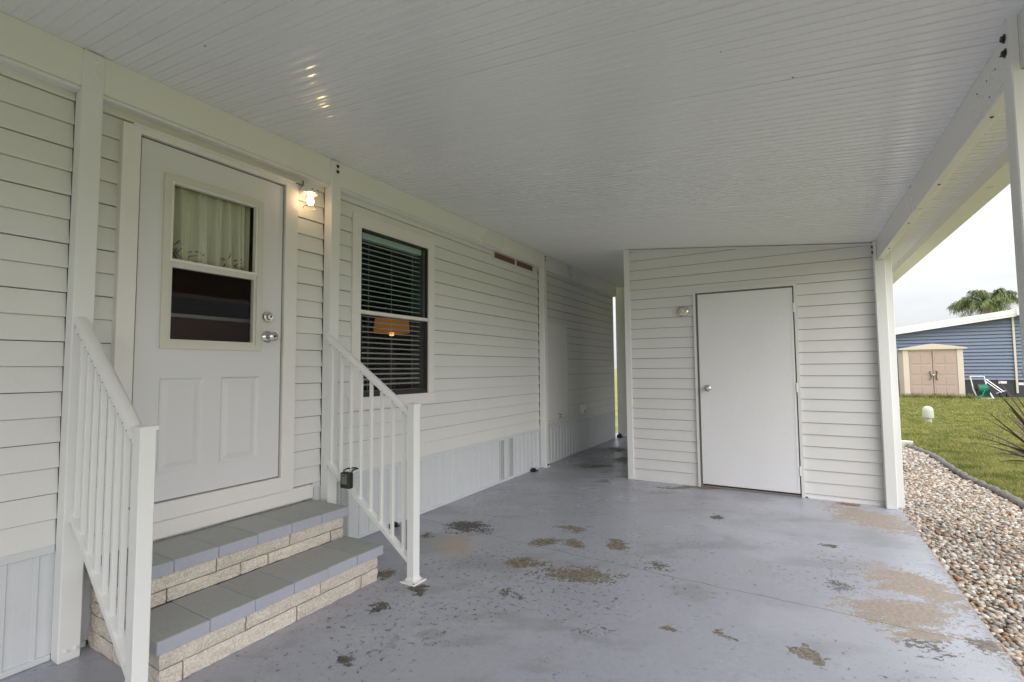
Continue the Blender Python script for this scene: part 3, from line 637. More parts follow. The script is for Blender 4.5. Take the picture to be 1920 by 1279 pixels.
for k in range(46):
    yy, zz = random.uniform(2.235, 2.585), random.uniform(2.243, 2.34); MB().lathe([(.0035, 0), (.003, .0018), (.0001, .002)], 6, Matrix.Translation((.655, yy, zz)) @ Matrix.Rotation(R(-90), 4, 'Y')).build('dimple', random.choice(['white_metal', 'white_metal', 'beam_paint', 'beam_paint', 'bolt_dark']), so_)
for yy in (2.5, 3.3, 4.1, 4.9): MB().lathe([(.006, 0), (.005, .004), (.0001, .005)], 8, Matrix.Translation((.682, yy, 2.203)) @ Matrix.Rotation(R(180), 4, 'X')).build('screw', 'bolt_dark', ob_)
gu = MB(); zt2 = ceil_z(.965)
gu.prism([(.965, 2.285), (1.09, 2.285), (1.10, 2.30), (1.10, 2.41), (1.09, 2.41), (1.085, 2.297), (.973, 2.297), (.973, 2.40), (.965, 2.40)], 'y', YC0, 8.7)
gu.build('gutter', 'beam_paint', cp)
# downspout block near the far corner of the gutter
# rear screen wall closing the walkway
rw = thing('rear_wall_panel', 'plain grey metal panel closing the far end of the walkway', 'wall', (-2.2, 8.72, 0))
box('panel', -2.860, .70, 8.70, 8.74, .02, 2.74, 'white_metal', rw, .003); box('channel', -2.80, .70, 8.675, 8.6995, .001, .03, 'white_metal', rw, .002)

# ------------------------------------------------------------------ storage room at the end of the carport
YS = 5.48
st = thing('storage_room', 'white vinyl sided storage room with flush door closing the carport', 'shed', (-.5, 6.5, 0))
sw = MB(); XL, XRr = -1.68, .74
DOs = (-.935, .02, 2.065)
sw.box(XL + .01, DOs[0], YS + .02, YS + .1, 0, 2.34); sw.box(DOs[1], XRr, YS + .02, YS + .1, 0, 2.34); sw.box(DOs[0], DOs[1], YS + .02, YS + .1, DOs[2], 2.34)
sw.box(XL + .01, XL + .1, YS + .1, 7.5, 0, 2.6); sw.box(XRr - .08, XRr, YS + .1, 7.5, 0, 2.35); sw.box(XL + .1, XRr - .08, 7.42, 7.5, 0, 2.35)
sw.prism([(XL + .01, 2.3401), (XRr - .05, 2.3401), (XRr - .05, ceil_z(XRr - .05) - .004), (XL + .01, ceil_z(XL) - .004)], 'y', YS + .02, YS + .1)
swo = sw.build('wall', 'sheathing', st)
tfS = lambda u, o, z: (u, YS + .018 - o, z)
zc = .012
cutp = (Vector((CEIL_X0, 0, CEIL_Z0 - .006)), Vector((-CEIL_K, 0, 1)).normalized())
def shed_rows(u0, u1, zlo, zhi, off=0.0):
    zc = .012 + off - 2 * PITCH
    while zc < zhi:
        a, b_ = max(zlo, zc - .001), min(zc + 2 * PITCH, zhi)
        if b_ > a + .003: siding_board(swo, tfS, u0, u1, zc, a, b_, 'siding_shed', cutp)
        zc += 2 * PITCH
shed_rows(XL + .05, DOs[0] - .004, .010, 2.10)
shed_rows(DOs[1] + .004, .64, .010, 2.10, .03)
shed_rows(XL + .05, .655, 2.1005, 2.70)
shed_rows(DOs[0] - .0035, DOs[1] + .0035, 2.060, 2.1000)
sideR = lambda u, o, z: (XRr + o, u, z)
zc = 0
while zc < 2.3: siding_board(swo, sideR, YS + .03, 7.5, zc, zc, min(zc + 2 * PITCH, 2.34), 'siding_shed'); zc += 2 * PITCH
sideL = lambda u, o, z: (XL + .01 - o, u, z)
zc = 0
while zc < 2.55: siding_board(swo, sideL, YS + .03, 7.5, zc, zc, min(zc + 2 * PITCH, 2.60), 'siding_shed'); zc += 2 * PITCH
ct = MB().prism([(XL - .01, 0), (XL + .052, 0), (XL + .052, ceil_z(XL + .052) - .006), (XL - .01, ceil_z(XL - .01) - .006)], 'y', YS - .012, YS + .022).build('corner_trim', 'white_metal', st)
box('corner_trim', .7175, .775, YS - .004, YS + .06, 0, 2.31, 'white_metal', st, .004)
MB().prism([(XL + .055, ceil_z(XL + .055) - .030), (.634, ceil_z(.634) - .030), (.634, ceil_z(.634) - .012), (XL + .055, ceil_z(XL + .055) - .012)], 'y', YS - .010, YS + .018).build('top_trim', 'siding_shed', st)
box('bottom_trim', XL + .055, DOs[0] - .002, YS - .004, YS + .018, .0, .011, 'white_metal', st, 0); box('bottom_trim', DOs[1] + .03, .634, YS - .004, YS + .018, .0, .011, 'white_metal', st, 0)
sdoor = box('door', -.893, -.012, YS - .012, YS + .028, .034, 2.028, 'shed_door_paint', st, .003)
fm = MB(); fm.box(-.937, -.915, YS - .018, YS + .03, 0, 2.066); fm.box(-.001, .026, YS - .016, YS + .03, 0, 2.066); fm.box(-.915, -.001, YS - .0175, YS + .03, 2.046, 2.066); fm.build('door_frame', 'siding_shed', sdoor)
fm = MB(); fm.box(-.915, -.8935, YS + .004, YS + .03, 0.01, 2.046); fm.box(-.0115, -.001, YS + .006, YS + .03, 0.01, 2.046); fm.box(-.8935, -.0115, YS + .004, YS + .03, 2.029, 2.046); fm.build('door_gap', 'mortar', sdoor)
box('door_edge_strip', -.030, -.022, YS - .0145, YS - .0125, .05, 2.015, 'white_metal', sdoor, 0)
box('sill', -.915, -.001, YS - .004, YS + .05, .001, .018, 'mortar', sdoor, .002)
MY = lambda x, y, z: Matrix.Translation((x, y, z)) @ Matrix.Rotation(R(90), 4, 'X')
MB().lathe([(.034, 0), (.034, .005), (.028, .011), (.014, .015), (.012, .034), (.022, .042), (.027, .054), (.024, .066), (.0001, .072)], 28, MY(-.818, YS - .012, 1.032)).build('knob', 'chrome', sdoor, True)
for zz in (.25, 1.05, 1.83): MB().tube([(-.006, YS - .016, zz - .045), (-.006, YS - .016, zz + .045)], .006).build('hinge', 'white_metal', sdoor)
# jar light on the storage room
sl_ = thing('wall_lamp', 'small unlit round glass lamp beside the storage room door', 'lamp', (-1.05, YS, 1.86))
MB().lathe([(.060, 0), (.060, .012), (.052, .020), (.040, .022)], 32, MY(-1.05, YS + .004, 1.862)).build('base_ring', 'chrome', sl_, True)
MB().lathe([(.048, .018), (.050, .030), (.047, .060), (.044, .075), (.036, .082), (.034, .088), (.022, .090), (.0001, .0905)], 32, MY(-1.05, YS + .004, 1.862)).build('glass_jar', 'glass_clear', sl_, True)
MB().lathe([(.018, .005), (.018, .02), (.030, .04), (.030, .055), (.016, .070), (.0001, .072)], 24, MY(-1.05, YS + .004, 1.862)).build('bulb', 'resin_cream', sl_, True)
for k in range(10):
    a_ = 2 * math.pi * k / 10; MB().tube([(-1.05 + .0495 * math.cos(a_), YS - .020, 1.862 + .0495 * math.sin(a_)), (-1.05 + .045 * math.cos(a_), YS - .070, 1.862 + .045 * math.sin(a_))], .0022, 5).build('glass_rib', 'pvc', sl_)

# ------------------------------------------------------------------ porch lantern
px, py, pz = -2.755, 2.062, 2.44
lan = thing('wall_lantern', 'lit warm porch lantern with glass jar and wire cage by the entry door', 'lamp', (XW, py, pz))
box('back_plate', XW + .012, XW + .024, py - .045, py + .055, pz - .04, pz + .055, 'white_metal', lan, .005)
MB().lathe([(.026, 0), (.026, .075)], 20, Matrix.Translation((XW + .02, py, pz + .018)) @ Matrix.Rotation(R(90), 4, 'Y')).build('arm', 'white_metal', lan, True)
MB().lathe([(.047, -.012), (.049, .0), (.049, .022), (.042, .036), (.024, .043), (.0001, .044)], 28, Matrix.Translation((px, py, pz))).build('hood', 'white_metal', lan, True)
MB().lathe([(.037, -.012), (.037, -.085), (.034, -.100), (.024, -.106), (.0001, -.107)], 24, Matrix.Translation((px, py, pz))).build('glass_jar', 'glass_clear', lan, True, fixn=False)
MB().lathe([(.011, -.012), (.012, -.030), (.022, -.050), (.025, -.064), (.021, -.080), (.010, -.089), (.0001, -.090)], 20, Matrix.Translation((px, py, pz))).build('bulb', 'bulb', lan, True)
cg = MB()
for k in range(4):
    a_ = k * math.pi / 2 + .4; c_, s_ = math.cos(a_) * .043, math.sin(a_) * .043
    cg.tube([(px + c_, py + s_, pz - .010), (px + c_, py + s_, pz - .108)], .0017, 6)
for zz in (-.018, -.108): cg.tube([(px + .043 * math.cos(a_ * math.pi / 10), py + .043 * math.sin(a_ * math.pi / 10), pz + zz) for a_ in range(21)], .002, 6, False)
cg.build('wire_cage', 'sash', lan)
MB().tube([(XW + .02, py + .012, pz + .05), (XW + .02, py + .014, pz + .10)], .003, 6).build('cable', 'bolt_dark', lan)
for q in (-.018, .022): MB().lathe([(.004, 0), (.004, .003), (.0001, .004)], 8, Matrix.Translation((px + .047, py + q, pz + .006)) @ Matrix.Rotation(R(90), 4, 'Y')).build('screw', 'bolt_dark', lan)

# ------------------------------------------------------------------ entry steps
es = thing('entry_steps', 'two step stone faced entry stair with grey tiled treads', 'steps', (-2.5, 1.57, 0))
SY0, SY1 = .985, 2.165
core = MB(); core.box(-2.846, -2.235, SY0 + .045, SY1 - .045, .001, .145); core.box(-2.846, -2.545, SY0 + .045, SY1 - .045, .1451, .332); core.build('core', 'mortar', es)
def brick(x0, x1, y0, y1, z0, z1, faces):
    # split stone: body box with a rough outer skin on the listed sides
    dx, dy, dz = x1 - x0, y1 - y0, z1 - z0
    bm = bmesh.new(); bmesh.ops.create_cube(bm, size=1); bmesh.ops.scale(bm, vec=(dx, dy, dz), verts=bm.verts)
    long_ = max(dx, dy); cuts = max(2, int(long_ / .035))
    es_ = [e for e in bm.edges if abs((e.verts[0].co - e.verts[1].co).length - long_) < 1e-4]
    bmesh.ops.subdivide_edges(bm, edges=es_, cuts=cuts, use_grid_fill=True)
    es_ = [e for e in bm.edges if abs((e.verts[0].co - e.verts[1].co).z) > dz * .9]
    bmesh.ops.subdivide_edges(bm, edges=es_, cuts=2, use_grid_fill=True)
    for v_ in bm.verts:
        edge = abs(abs(v_.co.z) - dz / 2) < 1e-4
        for ax, sgn, h in (('x', 1, dx), ('x', -1, dx), ('y', 1, dy), ('y', -1, dy)):
            if ax + ('+' if sgn > 0 else '-') in faces and abs(getattr(v_.co, ax) * sgn - h / 2) < 1e-4:
                setattr(v_.co, ax, getattr(v_.co, ax) + sgn * (random.uniform(-.005, .001) if edge else random.uniform(-.003, .005)))
        if edge: v_.co.z += random.uniform(-.0012, .0012) * (1 if v_.co.z > 0 else -1)
    me = bpy.data.meshes.new('brick'); bm.to_mesh(me); bm.free()
    return link('brick', me, 'rough_stone', es, ((x0 + x1) / 2, (y0 + y1) / 2, (z0 + z1) / 2))
G = .0035
def course(xf, joints, z0, z1, depth=.09):
    js = [SY0 + .012] + joints + [SY1 - .014]
    for a, b_ in zip(js[:-1], js[1:]):
        fc = 'x+'
        if a == js[0]: fc += 'y-'
        if b_ == js[-1]: fc += 'y+'
        brick(xf - depth, xf, a + G, b_ - G, z0, z1, fc)
course(-2.200, [1.086, 1.609, 2.024], .002, .073); course(-2.200, [1.346, 1.746], .078, .148)
course(-2.502, [1.158, 1.498, 1.648, 2.056], .207, .264); course(-2.502, [1.376, 1.776], .269, .333)
for (ys0, ys1, fc) in ((SY0 + .012, SY0 + .09, 'y-'), (SY1 - .09, SY1 - .014, 'y+')):
    for (z0, z1, js) in ((.002, .073, [-2.845, -2.60, -2.29]), (.078, .148, [-2.845, -2.46, -2.29]), (.153, .204, [-2.845, -2.66, -2.50]), (.207, .264, [-2.845, -2.72, -2.594]), (.269, .333, [-2.845, -2.594])):
        for a, b_ in zip(js[:-1], js[1:]): brick(a + G, b_ - G, ys0, ys1, z0, z1, fc)
def tiles(x0, x1, z0, z1):
    n = 6; w_ = (SY1 - SY0 + .02) / n
    for k in range(n):
        a = SY0 - .008 + k * w_; dz = random.uniform(-.002, .0015); xo = random.uniform(-.003, .003)
        o = box('tread_tile', x0, x1 + xo, a + .0007, a + w_ - .0007, z0 + .001, z1 + dz, 'tile', es, .0025, (random.uniform(-.004, .004), random.uniform(-.003, .003), 0))
        box('tile_nosing', x1 + xo - .012, x1 + xo + .0022, a + .0015, a + w_ - .0015, z0 + .0005, z1 + dz - .002, 'tile_edge', o, .002)
tiles(-2.50, -2.18, .149, .2045); tiles(-2.846, -2.485, .334, .391)

# ------------------------------------------------------------------ handrails
def handrail(yc, xpost, label, plate):
    h = thing('handrail', label, 'handrail', (xpost, yc, 0), group='white metal handrails flanking the entry steps')
    pw = .027
    po = box('post', xpost - pw, xpost + pw, yc - pw, yc + pw, .004, 1.035, 'rail_paint', h, .003)
    MB().add(*( [[(xpost - .031, yc - .031, 1.030), (xpost + .031, yc - .031, 1.030), (xpost + .031, yc + .031, 1.030), (xpost - .031, yc + .031, 1.030),
                 (xpost - .031, yc - .031, 1.044), (xpost + .031, yc - .031, 1.044), (xpost + .031, yc + .031, 1.044), (xpost - .031, yc + .031, 1.044),
                 (xpost - .012, yc - .012, 1.052), (xpost + .012, yc - .012, 1.052), (xpost + .012, yc + .012, 1.052), (xpost - .012, yc + .012, 1.052)],
                [(0, 1, 5, 4), (1, 2, 6, 5), (2, 3, 7, 6), (3, 0, 4, 7), (4, 5, 9, 8), (5, 6, 10, 9), (6, 7, 11, 10), (7, 4, 8, 11), (8, 9, 10, 11), (3, 2, 1, 0)]])).build('post_cap', 'rail_paint', h)
    bp_ = box('base_plate', xpost - .056, xpost + .056, yc - .056, yc + .056, .0005, .009, 'rail_paint', h, .002)
    box('base_collar', xpost - .036, xpost + .036, yc - .036, yc + .036, .0095, .028, 'rail_paint', h, .008)
    for a in (-.044, .044):
        for b_ in (-.044, .044): MB().lathe([(.007, .009), (.007, .013), (.003, .015)], 6, Matrix.Translation((xpost + a, yc + b_, 0))).build('bolt', 'chrome', bp_)
    xs, xe = XF + .002, xpost - pw
    def slope_bar(name, zs, ze, prof):      # prof: (dy, dz) section swept from the wall post to the newel
        n_ = len(prof); v = [(xs, yc + a, zs + b_) for a, b_ in prof] + [(xe, yc + a, ze + b_) for a, b_ in prof]
        f = [(k, (k + 1) % n_, n_ + (k + 1) % n_, n_ + k) for k in range(n_)] + [tuple(range(n_)), tuple(range(2 * n_ - 1, n_ - 1, -1))]
        return MB().add(v, f).build(name, 'rail_paint', h, True)
    top = [(-.026, -.028), (-.026, -.006), (-.022, .004), (-.012, .010), (0, .012), (.012, .010), (.022, .004), (.026, -.006), (.026, -.028), (.017, -.034), (-.017, -.034)]
    bot = [(-.019, -.030), (-.019, 0), (.019, 0), (.019, -.030)]
    tz = lambda x: 1.492 + (1.000 - 1.492) * (x - xs) / (xe - xs)
    bz = lambda x: .660 + (.135 - .660) * (x - xs) / (xe - xs)
    tr_ = slope_bar('top_rail', tz(xs), tz(xe), top); br_ = slope_bar('bottom_rail', bz(xs), bz(xe), bot)
    for k in range(8):
        x = xs + .022 + (xe - xs - .035) * (k + .2) / 7.6
        box('baluster', x - .0095, x + .0095, yc - .0095, yc + .0095, bz(x) - .006, tz(x) - .030, 'rail_paint', h, .0015)
        for dx_ in (-.02, .02):
            if k in range(8) and xs < x + dx_ < xe: MB().lathe([(.0028, 0), (.0022, .0015), (.0001, .002)], 6, Matrix.Translation((x + dx_, yc - .026, tz(x + dx_) - .026)) @ Matrix.Rotation(R(90), 4, 'X')).build('rivet_or_spot', 'bolt_dark', tr_)
    for z_ in (tz(xs) - .055, bz(xs) - .05): box('wall_bracket', xs - .001, xs + .012, yc - .017, yc + .017, z_ - .018, z_ + .018, 'rail_paint', h, .002)
    return h, bz
hr1, bz1 = handrail(.900, -2.142, 'white metal handrail on the near left side of the entry steps', True)
hr2, bz2 = handrail(2.243, -2.003, 'white metal handrail with key box on the window side of the steps', True)
# key lock box
kx, ky, kz = -2.520, 2.206, .548
kb = thing('key_box', 'small black key lock box hanging on the handrail', 'lock box', (kx, ky, kz))
box('body', kx - .040, kx + .040, ky - .036, ky + .006, kz - .052, kz + .048, 'black_plastic', kb, .006)
box('face_plate', kx - .025, kx + .025, ky - .0385, ky - .0355, kz - .024, kz + .040, 'lockbox_face', kb, .002)
box('face_badge', kx - .010, kx + .010, ky - .0398, ky - .0383, kz + .026, kz + .034, 'black_plastic', kb, 0)
MB().tube([(kx - .030, ky - .015, kz + .040), (kx - .030, ky - .012, kz + .058), (kx - .028, ky + .012, kz + .064), (kx - .012, ky + .062, kz + .062), (kx + .016, ky + .062, kz + .060), (kx + .027, ky + .012, kz + .060), (kx + .028, ky - .010, kz + .040)], .005, 8).build('shackle', 'black_plastic', kb, True)
# little black blocks by the skirting
def block(x, y, s, label):
    mb = MB(); mb.box(-s, s, -s * 1.3, s * 1.3, .001, s * 1.1); mb.box(-s * .5, s * .8, -s * .6, s * .9, s * 1.1, s * 1.6); mb.tube([(s * .8, 0, s * .6), (s * 1.7, s * .3, s * .5), (s * 2.0, s * 1.0, .012)], s * .28, 7)
    o = mb.build('pipe_stub', 'black_plastic', None, loc=(x, y, 0)); tag(o, label, 'pipe stub')
block(-2.822, 5.31, .026, 'small black pipe stub at the skirting next to the far post')
block(-2.822, 2.93, .022, 'small black pipe stub at the skirting behind the handrail')
ft = MB(); ft.box(-.035, .035, -.05, .05, .001, .055); ft.tube([(0, 0, .055), (0, 0, .08)], .02)
tag(ft.build('post_boot', 'black_plastic', None, loc=(-2.80, 8.60, 0)), 'black rubber boot on the floor at the far end of the walkway', 'boot')

# ------------------------------------------------------------------ pebble bed
EDGE = [(1.40, 10.9), (1.48, 10.0), (1.545, 9.85), (1.625, 9.30), (1.622, 8.29), (1.621, 7.59), (1.692, 7.13), (1.723, 6.70), (1.743, 6.24), (1.79, 5.5), (1.86, 4.5), (1.95, 3.2), (2.0, 1.6), (2.0, 0), (2.0, -6.8)]
def edge_x(y):
    for (a, b_), (c, d) in zip(EDGE[:-1], EDGE[1:]):
        if d <= y <= b_: return c + (a - c) * (y - d) / (b_ - d)
    return 1.4
bed = MB(); v = []; f = []
ysb = np.linspace(-6.8, 10.85, 70)
for k, yy in enumerate(ysb):
    v += [(.742, yy, -.088), (edge_x(yy), yy, -.088)]
    if k: f.append((2 * k - 2, 2 * k - 1, 2 * k + 1, 2 * k))
tag(bed.add(v, f).build('pebble_bed_soil', 'soil', None, fixn=False), 'brown soil bed under the pebbles', 'soil', kind='structure')
def pebbles():
    bm = bmesh.new(); bmesh.ops.create_icosphere(bm, subdivisions=2, radius=1); bm.verts.ensure_lookup_table()
    V2 = np.array([q.co[:] for q in bm.verts]); F2 = np.array([[x.index for x in q.verts] for q in bm.faces]); bm.free()
    bm = bmesh.new(); bmesh.ops.create_icosphere(bm, subdivisions=1, radius=1); bm.verts.ensure_lookup_table()
    V1 = np.array([q.co[:] for q in bm.verts]); F1 = np.array([[x.index for x in q.verts] for q in bm.faces]); bm.free()
    pal = np.array([(.62, .57, .50), (.52, .43, .34), (.70, .67, .62), (.40, .29, .20), (.46, .28, .16), (.33, .30, .27), (.55, .48, .40), (.24, .20, .17), (.66, .60, .54)])
    Vs, Fs, Cs = [], [], []; off = 0
    for layer in range(2):
        y = .9
        while y < 10.8:
            st_ = .026 if y < 7 else .033
            x = .748
            while x < edge_x(y) - .02:
                px_, py_ = x + RNG.uniform(-.4, .4) * st_, y + RNG.uniform(-.4, .4) * st_
                VV, FF = (V2, F2) if (1.4 < y < 3.2 and layer) else (V1, F1)
                s_ = RNG.uniform(.7, 1.35) * .0155 * (1.2 if y > 7 else 1); sx, sy, sz = s_ * RNG.uniform(1.0, 1.5), s_ * RNG.uniform(.75, 1.05), s_ * RNG.uniform(.5, .8)
                a = RNG.uniform(0, 6.28); tl = RNG.uniform(-.5, .5)
                P_ = VV * (1 + RNG.uniform(-.10, .10, (len(VV), 1))) * (sx, sy, sz)
                P_ = np.column_stack((P_[:, 0] * math.cos(tl) - P_[:, 2] * math.sin(tl), P_[:, 1], P_[:, 0] * math.sin(tl) + P_[:, 2] * math.cos(tl)))
                zz = -.080 + layer * .016 + RNG.uniform(-.006, .008)
                P_ = np.column_stack((P_[:, 0] * math.cos(a) - P_[:, 1] * math.sin(a) + max(px_, .757), P_[:, 0] * math.sin(a) + P_[:, 1] * math.cos(a) + py_, P_[:, 2] + zz))
                Vs.append(P_); Fs.append(FF + off); off += len(VV)
                c = pal[RNG.integers(len(pal))] * RNG.uniform(.55, 1.0); Cs.append(np.repeat([[*c, 1]], len(VV), 0))
                x += st_ * RNG.uniform(.9, 1.15)
            y += st_
    V = np.concatenate(Vs); Fa = np.concatenate(Fs); C_ = np.concatenate(Cs)
    me = bpy.data.meshes.new('pebbles'); me.vertices.add(len(V)); me.vertices.foreach_set('co', V.astype(np.float32).ravel())
    me.loops.add(len(Fa) * 3); me.loops.foreach_set('vertex_index', Fa.ravel().astype(np.int32)); me.polygons.add(len(Fa)); me.polygons.foreach_set('loop_start', np.arange(0, len(Fa) * 3, 3, dtype=np.int32))
    me.polygons.foreach_set('use_smooth', np.ones(len(Fa), dtype=bool)); me.update(); me.validate()
    at = me.color_attributes.new('tone', 'FLOAT_COLOR', 'POINT'); at.data.foreach_set('color', C_.astype(np.float32).ravel())
    print('pebble tris', len(Fa))
    return tag(link('pebbles', me, 'pebble'), 'bed of white, tan and brown river pebbles beside the slab', 'pebbles', kind='stuff')
pebbles()
# rope like edging
eg = MB(); pts = []
for (a, b_), (c, d) in zip(EDGE[1:-1], EDGE[2:]):
    n = max(2, int(math.hypot(a - c, b_ - d) / .05))
    for k in range(n): pts.append((a + (c - a) * k / n + random.uniform(-.004, .004) + .035, b_ + (d - b_) * k / n, -.058 + random.uniform(-.008, .008)))
eg.tube(pts, [.040 + random.uniform(-.006, .006) + .006 * math.sin(i * 1.3) for i in range(len(pts))], 9)
tag(eg.build('garden_edging', 'edging', None, True), 'dark grey rope shaped edging curving between pebbles and lawn', 'edging')
# fallen downspout end
ds = thing('downspout_end', 'white downspout outlet lying between the pebbles and the lawn', 'downspout', (1.35, 10.4, -.08))
dd = MB(); a, b_ = Vector((.9, 10.56, 0)), Vector((1.615, 10.36, 0)); dr = (b_ - a).normalized(); sd_ = Vector((-dr.y, dr.x, 0)); 
sec = [(-.05, -.075), (.05, -.075), (.05, .0), (-.05, .0)]; sei = [(-.046, -.071), (.046, -.071), (.046, -.004), (-.046, -.004)]
v = [a + sd_ * p + Vector((0, 0, q)) for p, q in sec] + [b_ + sd_ * p + Vector((0, 0, q)) for p, q in sec] + [b_ + sd_ * p + Vector((0, 0, q)) for p, q in sei] + [a + sd_ * p + Vector((0, 0, q)) for p, q in sei]
f = [(k + 4 * j, (k + 1) % 4 + 4 * j, (k + 1) % 4 + 4 * j + 4, k + 4 * j + 4) for j in range(3) for k in range(4)]
dd.add(v, f).build('pipe', 'white_plastic', ds)

# ------------------------------------------------------------------ grass
def blades(n, y0, y1, xlo, xhi, hh, ww):
    y = RNG.uniform(y0, y1, n); x = xlo(y) + (xhi(y) - xlo(y)) * RNG.uniform(0, 1, n)
    h = hh * RNG.uniform(.5, 1.25, n); a = RNG.uniform(0, 6.28, n); w_ = ww * RNG.uniform(.6, 1.2, n); l = RNG.uniform(.2, 1.0, n) * h; la = RNG.uniform(0, 6.28, n)
    ca, sa = np.cos(a) * w_, np.sin(a) * w_; z = -.10
    b0 = np.stack((x - ca, y - sa, np.full(n, z)), 1); b1 = np.stack((x + ca, y + sa, np.full(n, z)), 1)
    mx_, my_ = x + np.cos(la) * l * .35, y + np.sin(la) * l * .35
    m0 = np.stack((mx_ - ca * .7, my_ - sa * .7, z + h * .6), 1); m1 = np.stack((mx_ + ca * .7, my_ + sa * .7, z + h * .6), 1)
    tp = np.stack((x + np.cos(la) * l, y + np.sin(la) * l, z + h), 1)
    V = np.stack((b0, b1, m1, m0, tp), 1).reshape(-1, 3); o = np.arange(n) * 5
    F_ = np.concatenate((np.stack((o, o + 1, o + 2), 1), np.stack((o, o + 2, o + 3), 1), np.stack((o + 3, o + 2, o + 4), 1)))
    return V, F_
ex = np.vectorize(edge_x)
gr = [blades(42000, 5.9, 10.0, lambda y: ex(y) + .075, lambda y: y * .345 + .5, .045, .0035),
      blades(42000, 10.0, 16.0, lambda y: np.where(y < 10.9, 1.55, .95), lambda y: y * .345 + .4, .05, .006),
      blades(36000, 16, 27.5, lambda y: y * .12, lambda y: y * .345 + .5, .055, .012),
      blades(650, 26.0, 26.28, lambda y: 3.4 + 0 * y, lambda y: 6.3 + 0 * y, .22, .012),
      blades(300, 9.9, 10.35, lambda y: 1.5 + 0 * y, lambda y: 1.75 + 0 * y, .08, .005)]
off = 0; Vs = []; Fs = []
for V, F_ in gr: Vs.append(V); Fs.append(F_ + off); off += len(V)
V = np.concatenate(Vs); Fa = np.concatenate(Fs)
me = bpy.data.meshes.new('grass'); me.vertices.add(len(V)); me.vertices.foreach_set('co', V.astype(np.float32).ravel()); me.loops.add(len(Fa) * 3); me.loops.foreach_set('vertex_index', Fa.ravel().astype(np.int32))
me.polygons.add(len(Fa)); me.polygons.foreach_set('loop_start', np.arange(0, len(Fa) * 3, 3, dtype=np.int32)); me.update(); me.validate()
tag(link('grass', me, 'grass'), 'short green and straw coloured grass blades of the lawn', 'grass', kind='stuff')

# ------------------------------------------------------------------ spiky plant by the slab
sp = thing('spiky_plant', 'dark red strap leaved spiky plant at the right edge of the pebbles', 'plant', (1.52, 4.6, -.08))
MB().tube([(1.52, 4.6, -.09), (1.50, 4.60, .2), (1.45, 4.58, .54)], [.035, .03, .026], 9).build('stem', 'trunk', sp, True)
C0 = Vector((1.45, 4.58, .54))
def strap(tip, droop, wd):
    tip = Vector(tip); d = tip - C0; n = 10; v = []; f = []
    side = d.cross(Vector((0, 0, 1))).normalized() if abs(d.normalized().z) < .97 else Vector((1, 0, 0))
    for k in range(n + 1):
        t = k / n; p = C0 + d * t + Vector((0, 0, droop * 4 * t * (1 - t))); wv_ = wd * (math.sin(math.pi * min(1, .18 + t * .82)) ** .7) * (1 - t) ** .25 + .0006
        upv = side.cross(d).normalized(); v += [p - side * wv_ + upv * wv_ * .35, p, p + side * wv_ + upv * wv_ * .35]
        if k: b_ = 3 * k; f += [(b_ - 3, b_ - 2, b_ + 1, b_), (b_ - 2, b_ - 1, b_ + 2, b_ + 1)]
    o = MB().add(v, f).build('leaf', 'cordyline', sp, True, fixn=False)
    s_ = o.modifiers.new('thick', 'SOLIDIFY'); s_.thickness = .0015
for tip in ((1.03, 4.55, .76), (1.12, 4.62, .88), (1.27, 4.6, 1.06), (1.15, 4.5, .60), (1.21, 4.7, 1.17), (1.08, 4.75, .80), (1.19, 4.4, .97), (1.25, 4.5, .72), (1.33, 4.65, 1.22), (1.17, 4.66, .70), (1.3, 4.4, 1.0)):
    strap(tip, random.uniform(.02, .05), .020)
for (tx, tz_) in ((1.06, .70), (1.10, .95), (1.16, 1.05), (1.20, .82), (1.12, .66), (1.24, .92)): strap((tx, random.uniform(4.4, 4.75), tz_), random.uniform(.0, .05), .019)
for k in range(26):
    a_ = random.uniform(-2.2, 2.2); e_ = random.uniform(-.1, 1.2); ln_ = random.uniform(.45, .68)
    strap(C0 + Vector((math.cos(a_) * math.cos(e_), math.sin(a_) * math.cos(e_), math.sin(e_))) * ln_, random.uniform(.03, .08), .020)

# ------------------------------------------------------------------ lawn vent pipe
vp = thing('vent_pipe', 'pale mossy domed vent pipe standing in the lawn', 'vent pipe', (2.64, 14.93, -.1))
MT = Matrix.Translation((2.64, 14.93, -.1))
MB().lathe([(.062, -.05), (.062, .14)], 20, MT).build('pipe', 'pvc', vp, True)
MB().lathe([(.085, .120), (.104, .125), (.106, .135), (.104, .28), (.096, .335), (.070, .375), (.035, .394), (.0001, .398)], 28, MT).build('cap', 'pvc', vp, True)

# ------------------------------------------------------------------ neighbour's house
nb = thing('neighbour_house', 'blue lap sided house with white roof edge beyond the lawn', 'house', (8, 30, -.1))
YN = 28.2
def n_roof(x): return 2.68 + (x - 3.945) * .1475
nw = MB(); rows = []
x0, x1 = .5, 7.93
zz = .62
while zz < 3.9:
    for (z, o) in ((zz, .055), (zz + .006, .058), (zz + .147, .002)): rows.append((z, o))
    zz += .15
v = []; f = []
for (z, o) in rows: v += [(x0, YN - o, z), (13, YN - o, z)]
for k in range(len(rows) - 1): f.append((2 * k, 2 * k + 1, 2 * k + 3, 2 * k + 2))
me = mesh_from(v, f, 'wall')
bm = bmesh.new(); bm.from_mesh(me); bmesh.ops.bisect_plane(bm, geom=bm.verts[:] + bm.edges[:] + bm.faces[:], plane_co=(3.945, YN, 2.70), plane_no=Vector((-.1475, 0, 1)).normalized(), clear_outer=True); bm.to_mesh(me); bm.free()
link('wall', me, 'blue_siding', nb)
box('body', .5, 13, YN + .02, YN + 12, -.1, 2.3, 'blue_siding', nb, 0)
ns = box('skirting', .5, 13, YN - .02, YN + .015, -.1, .655, 'dark_skirt', nb, .01)
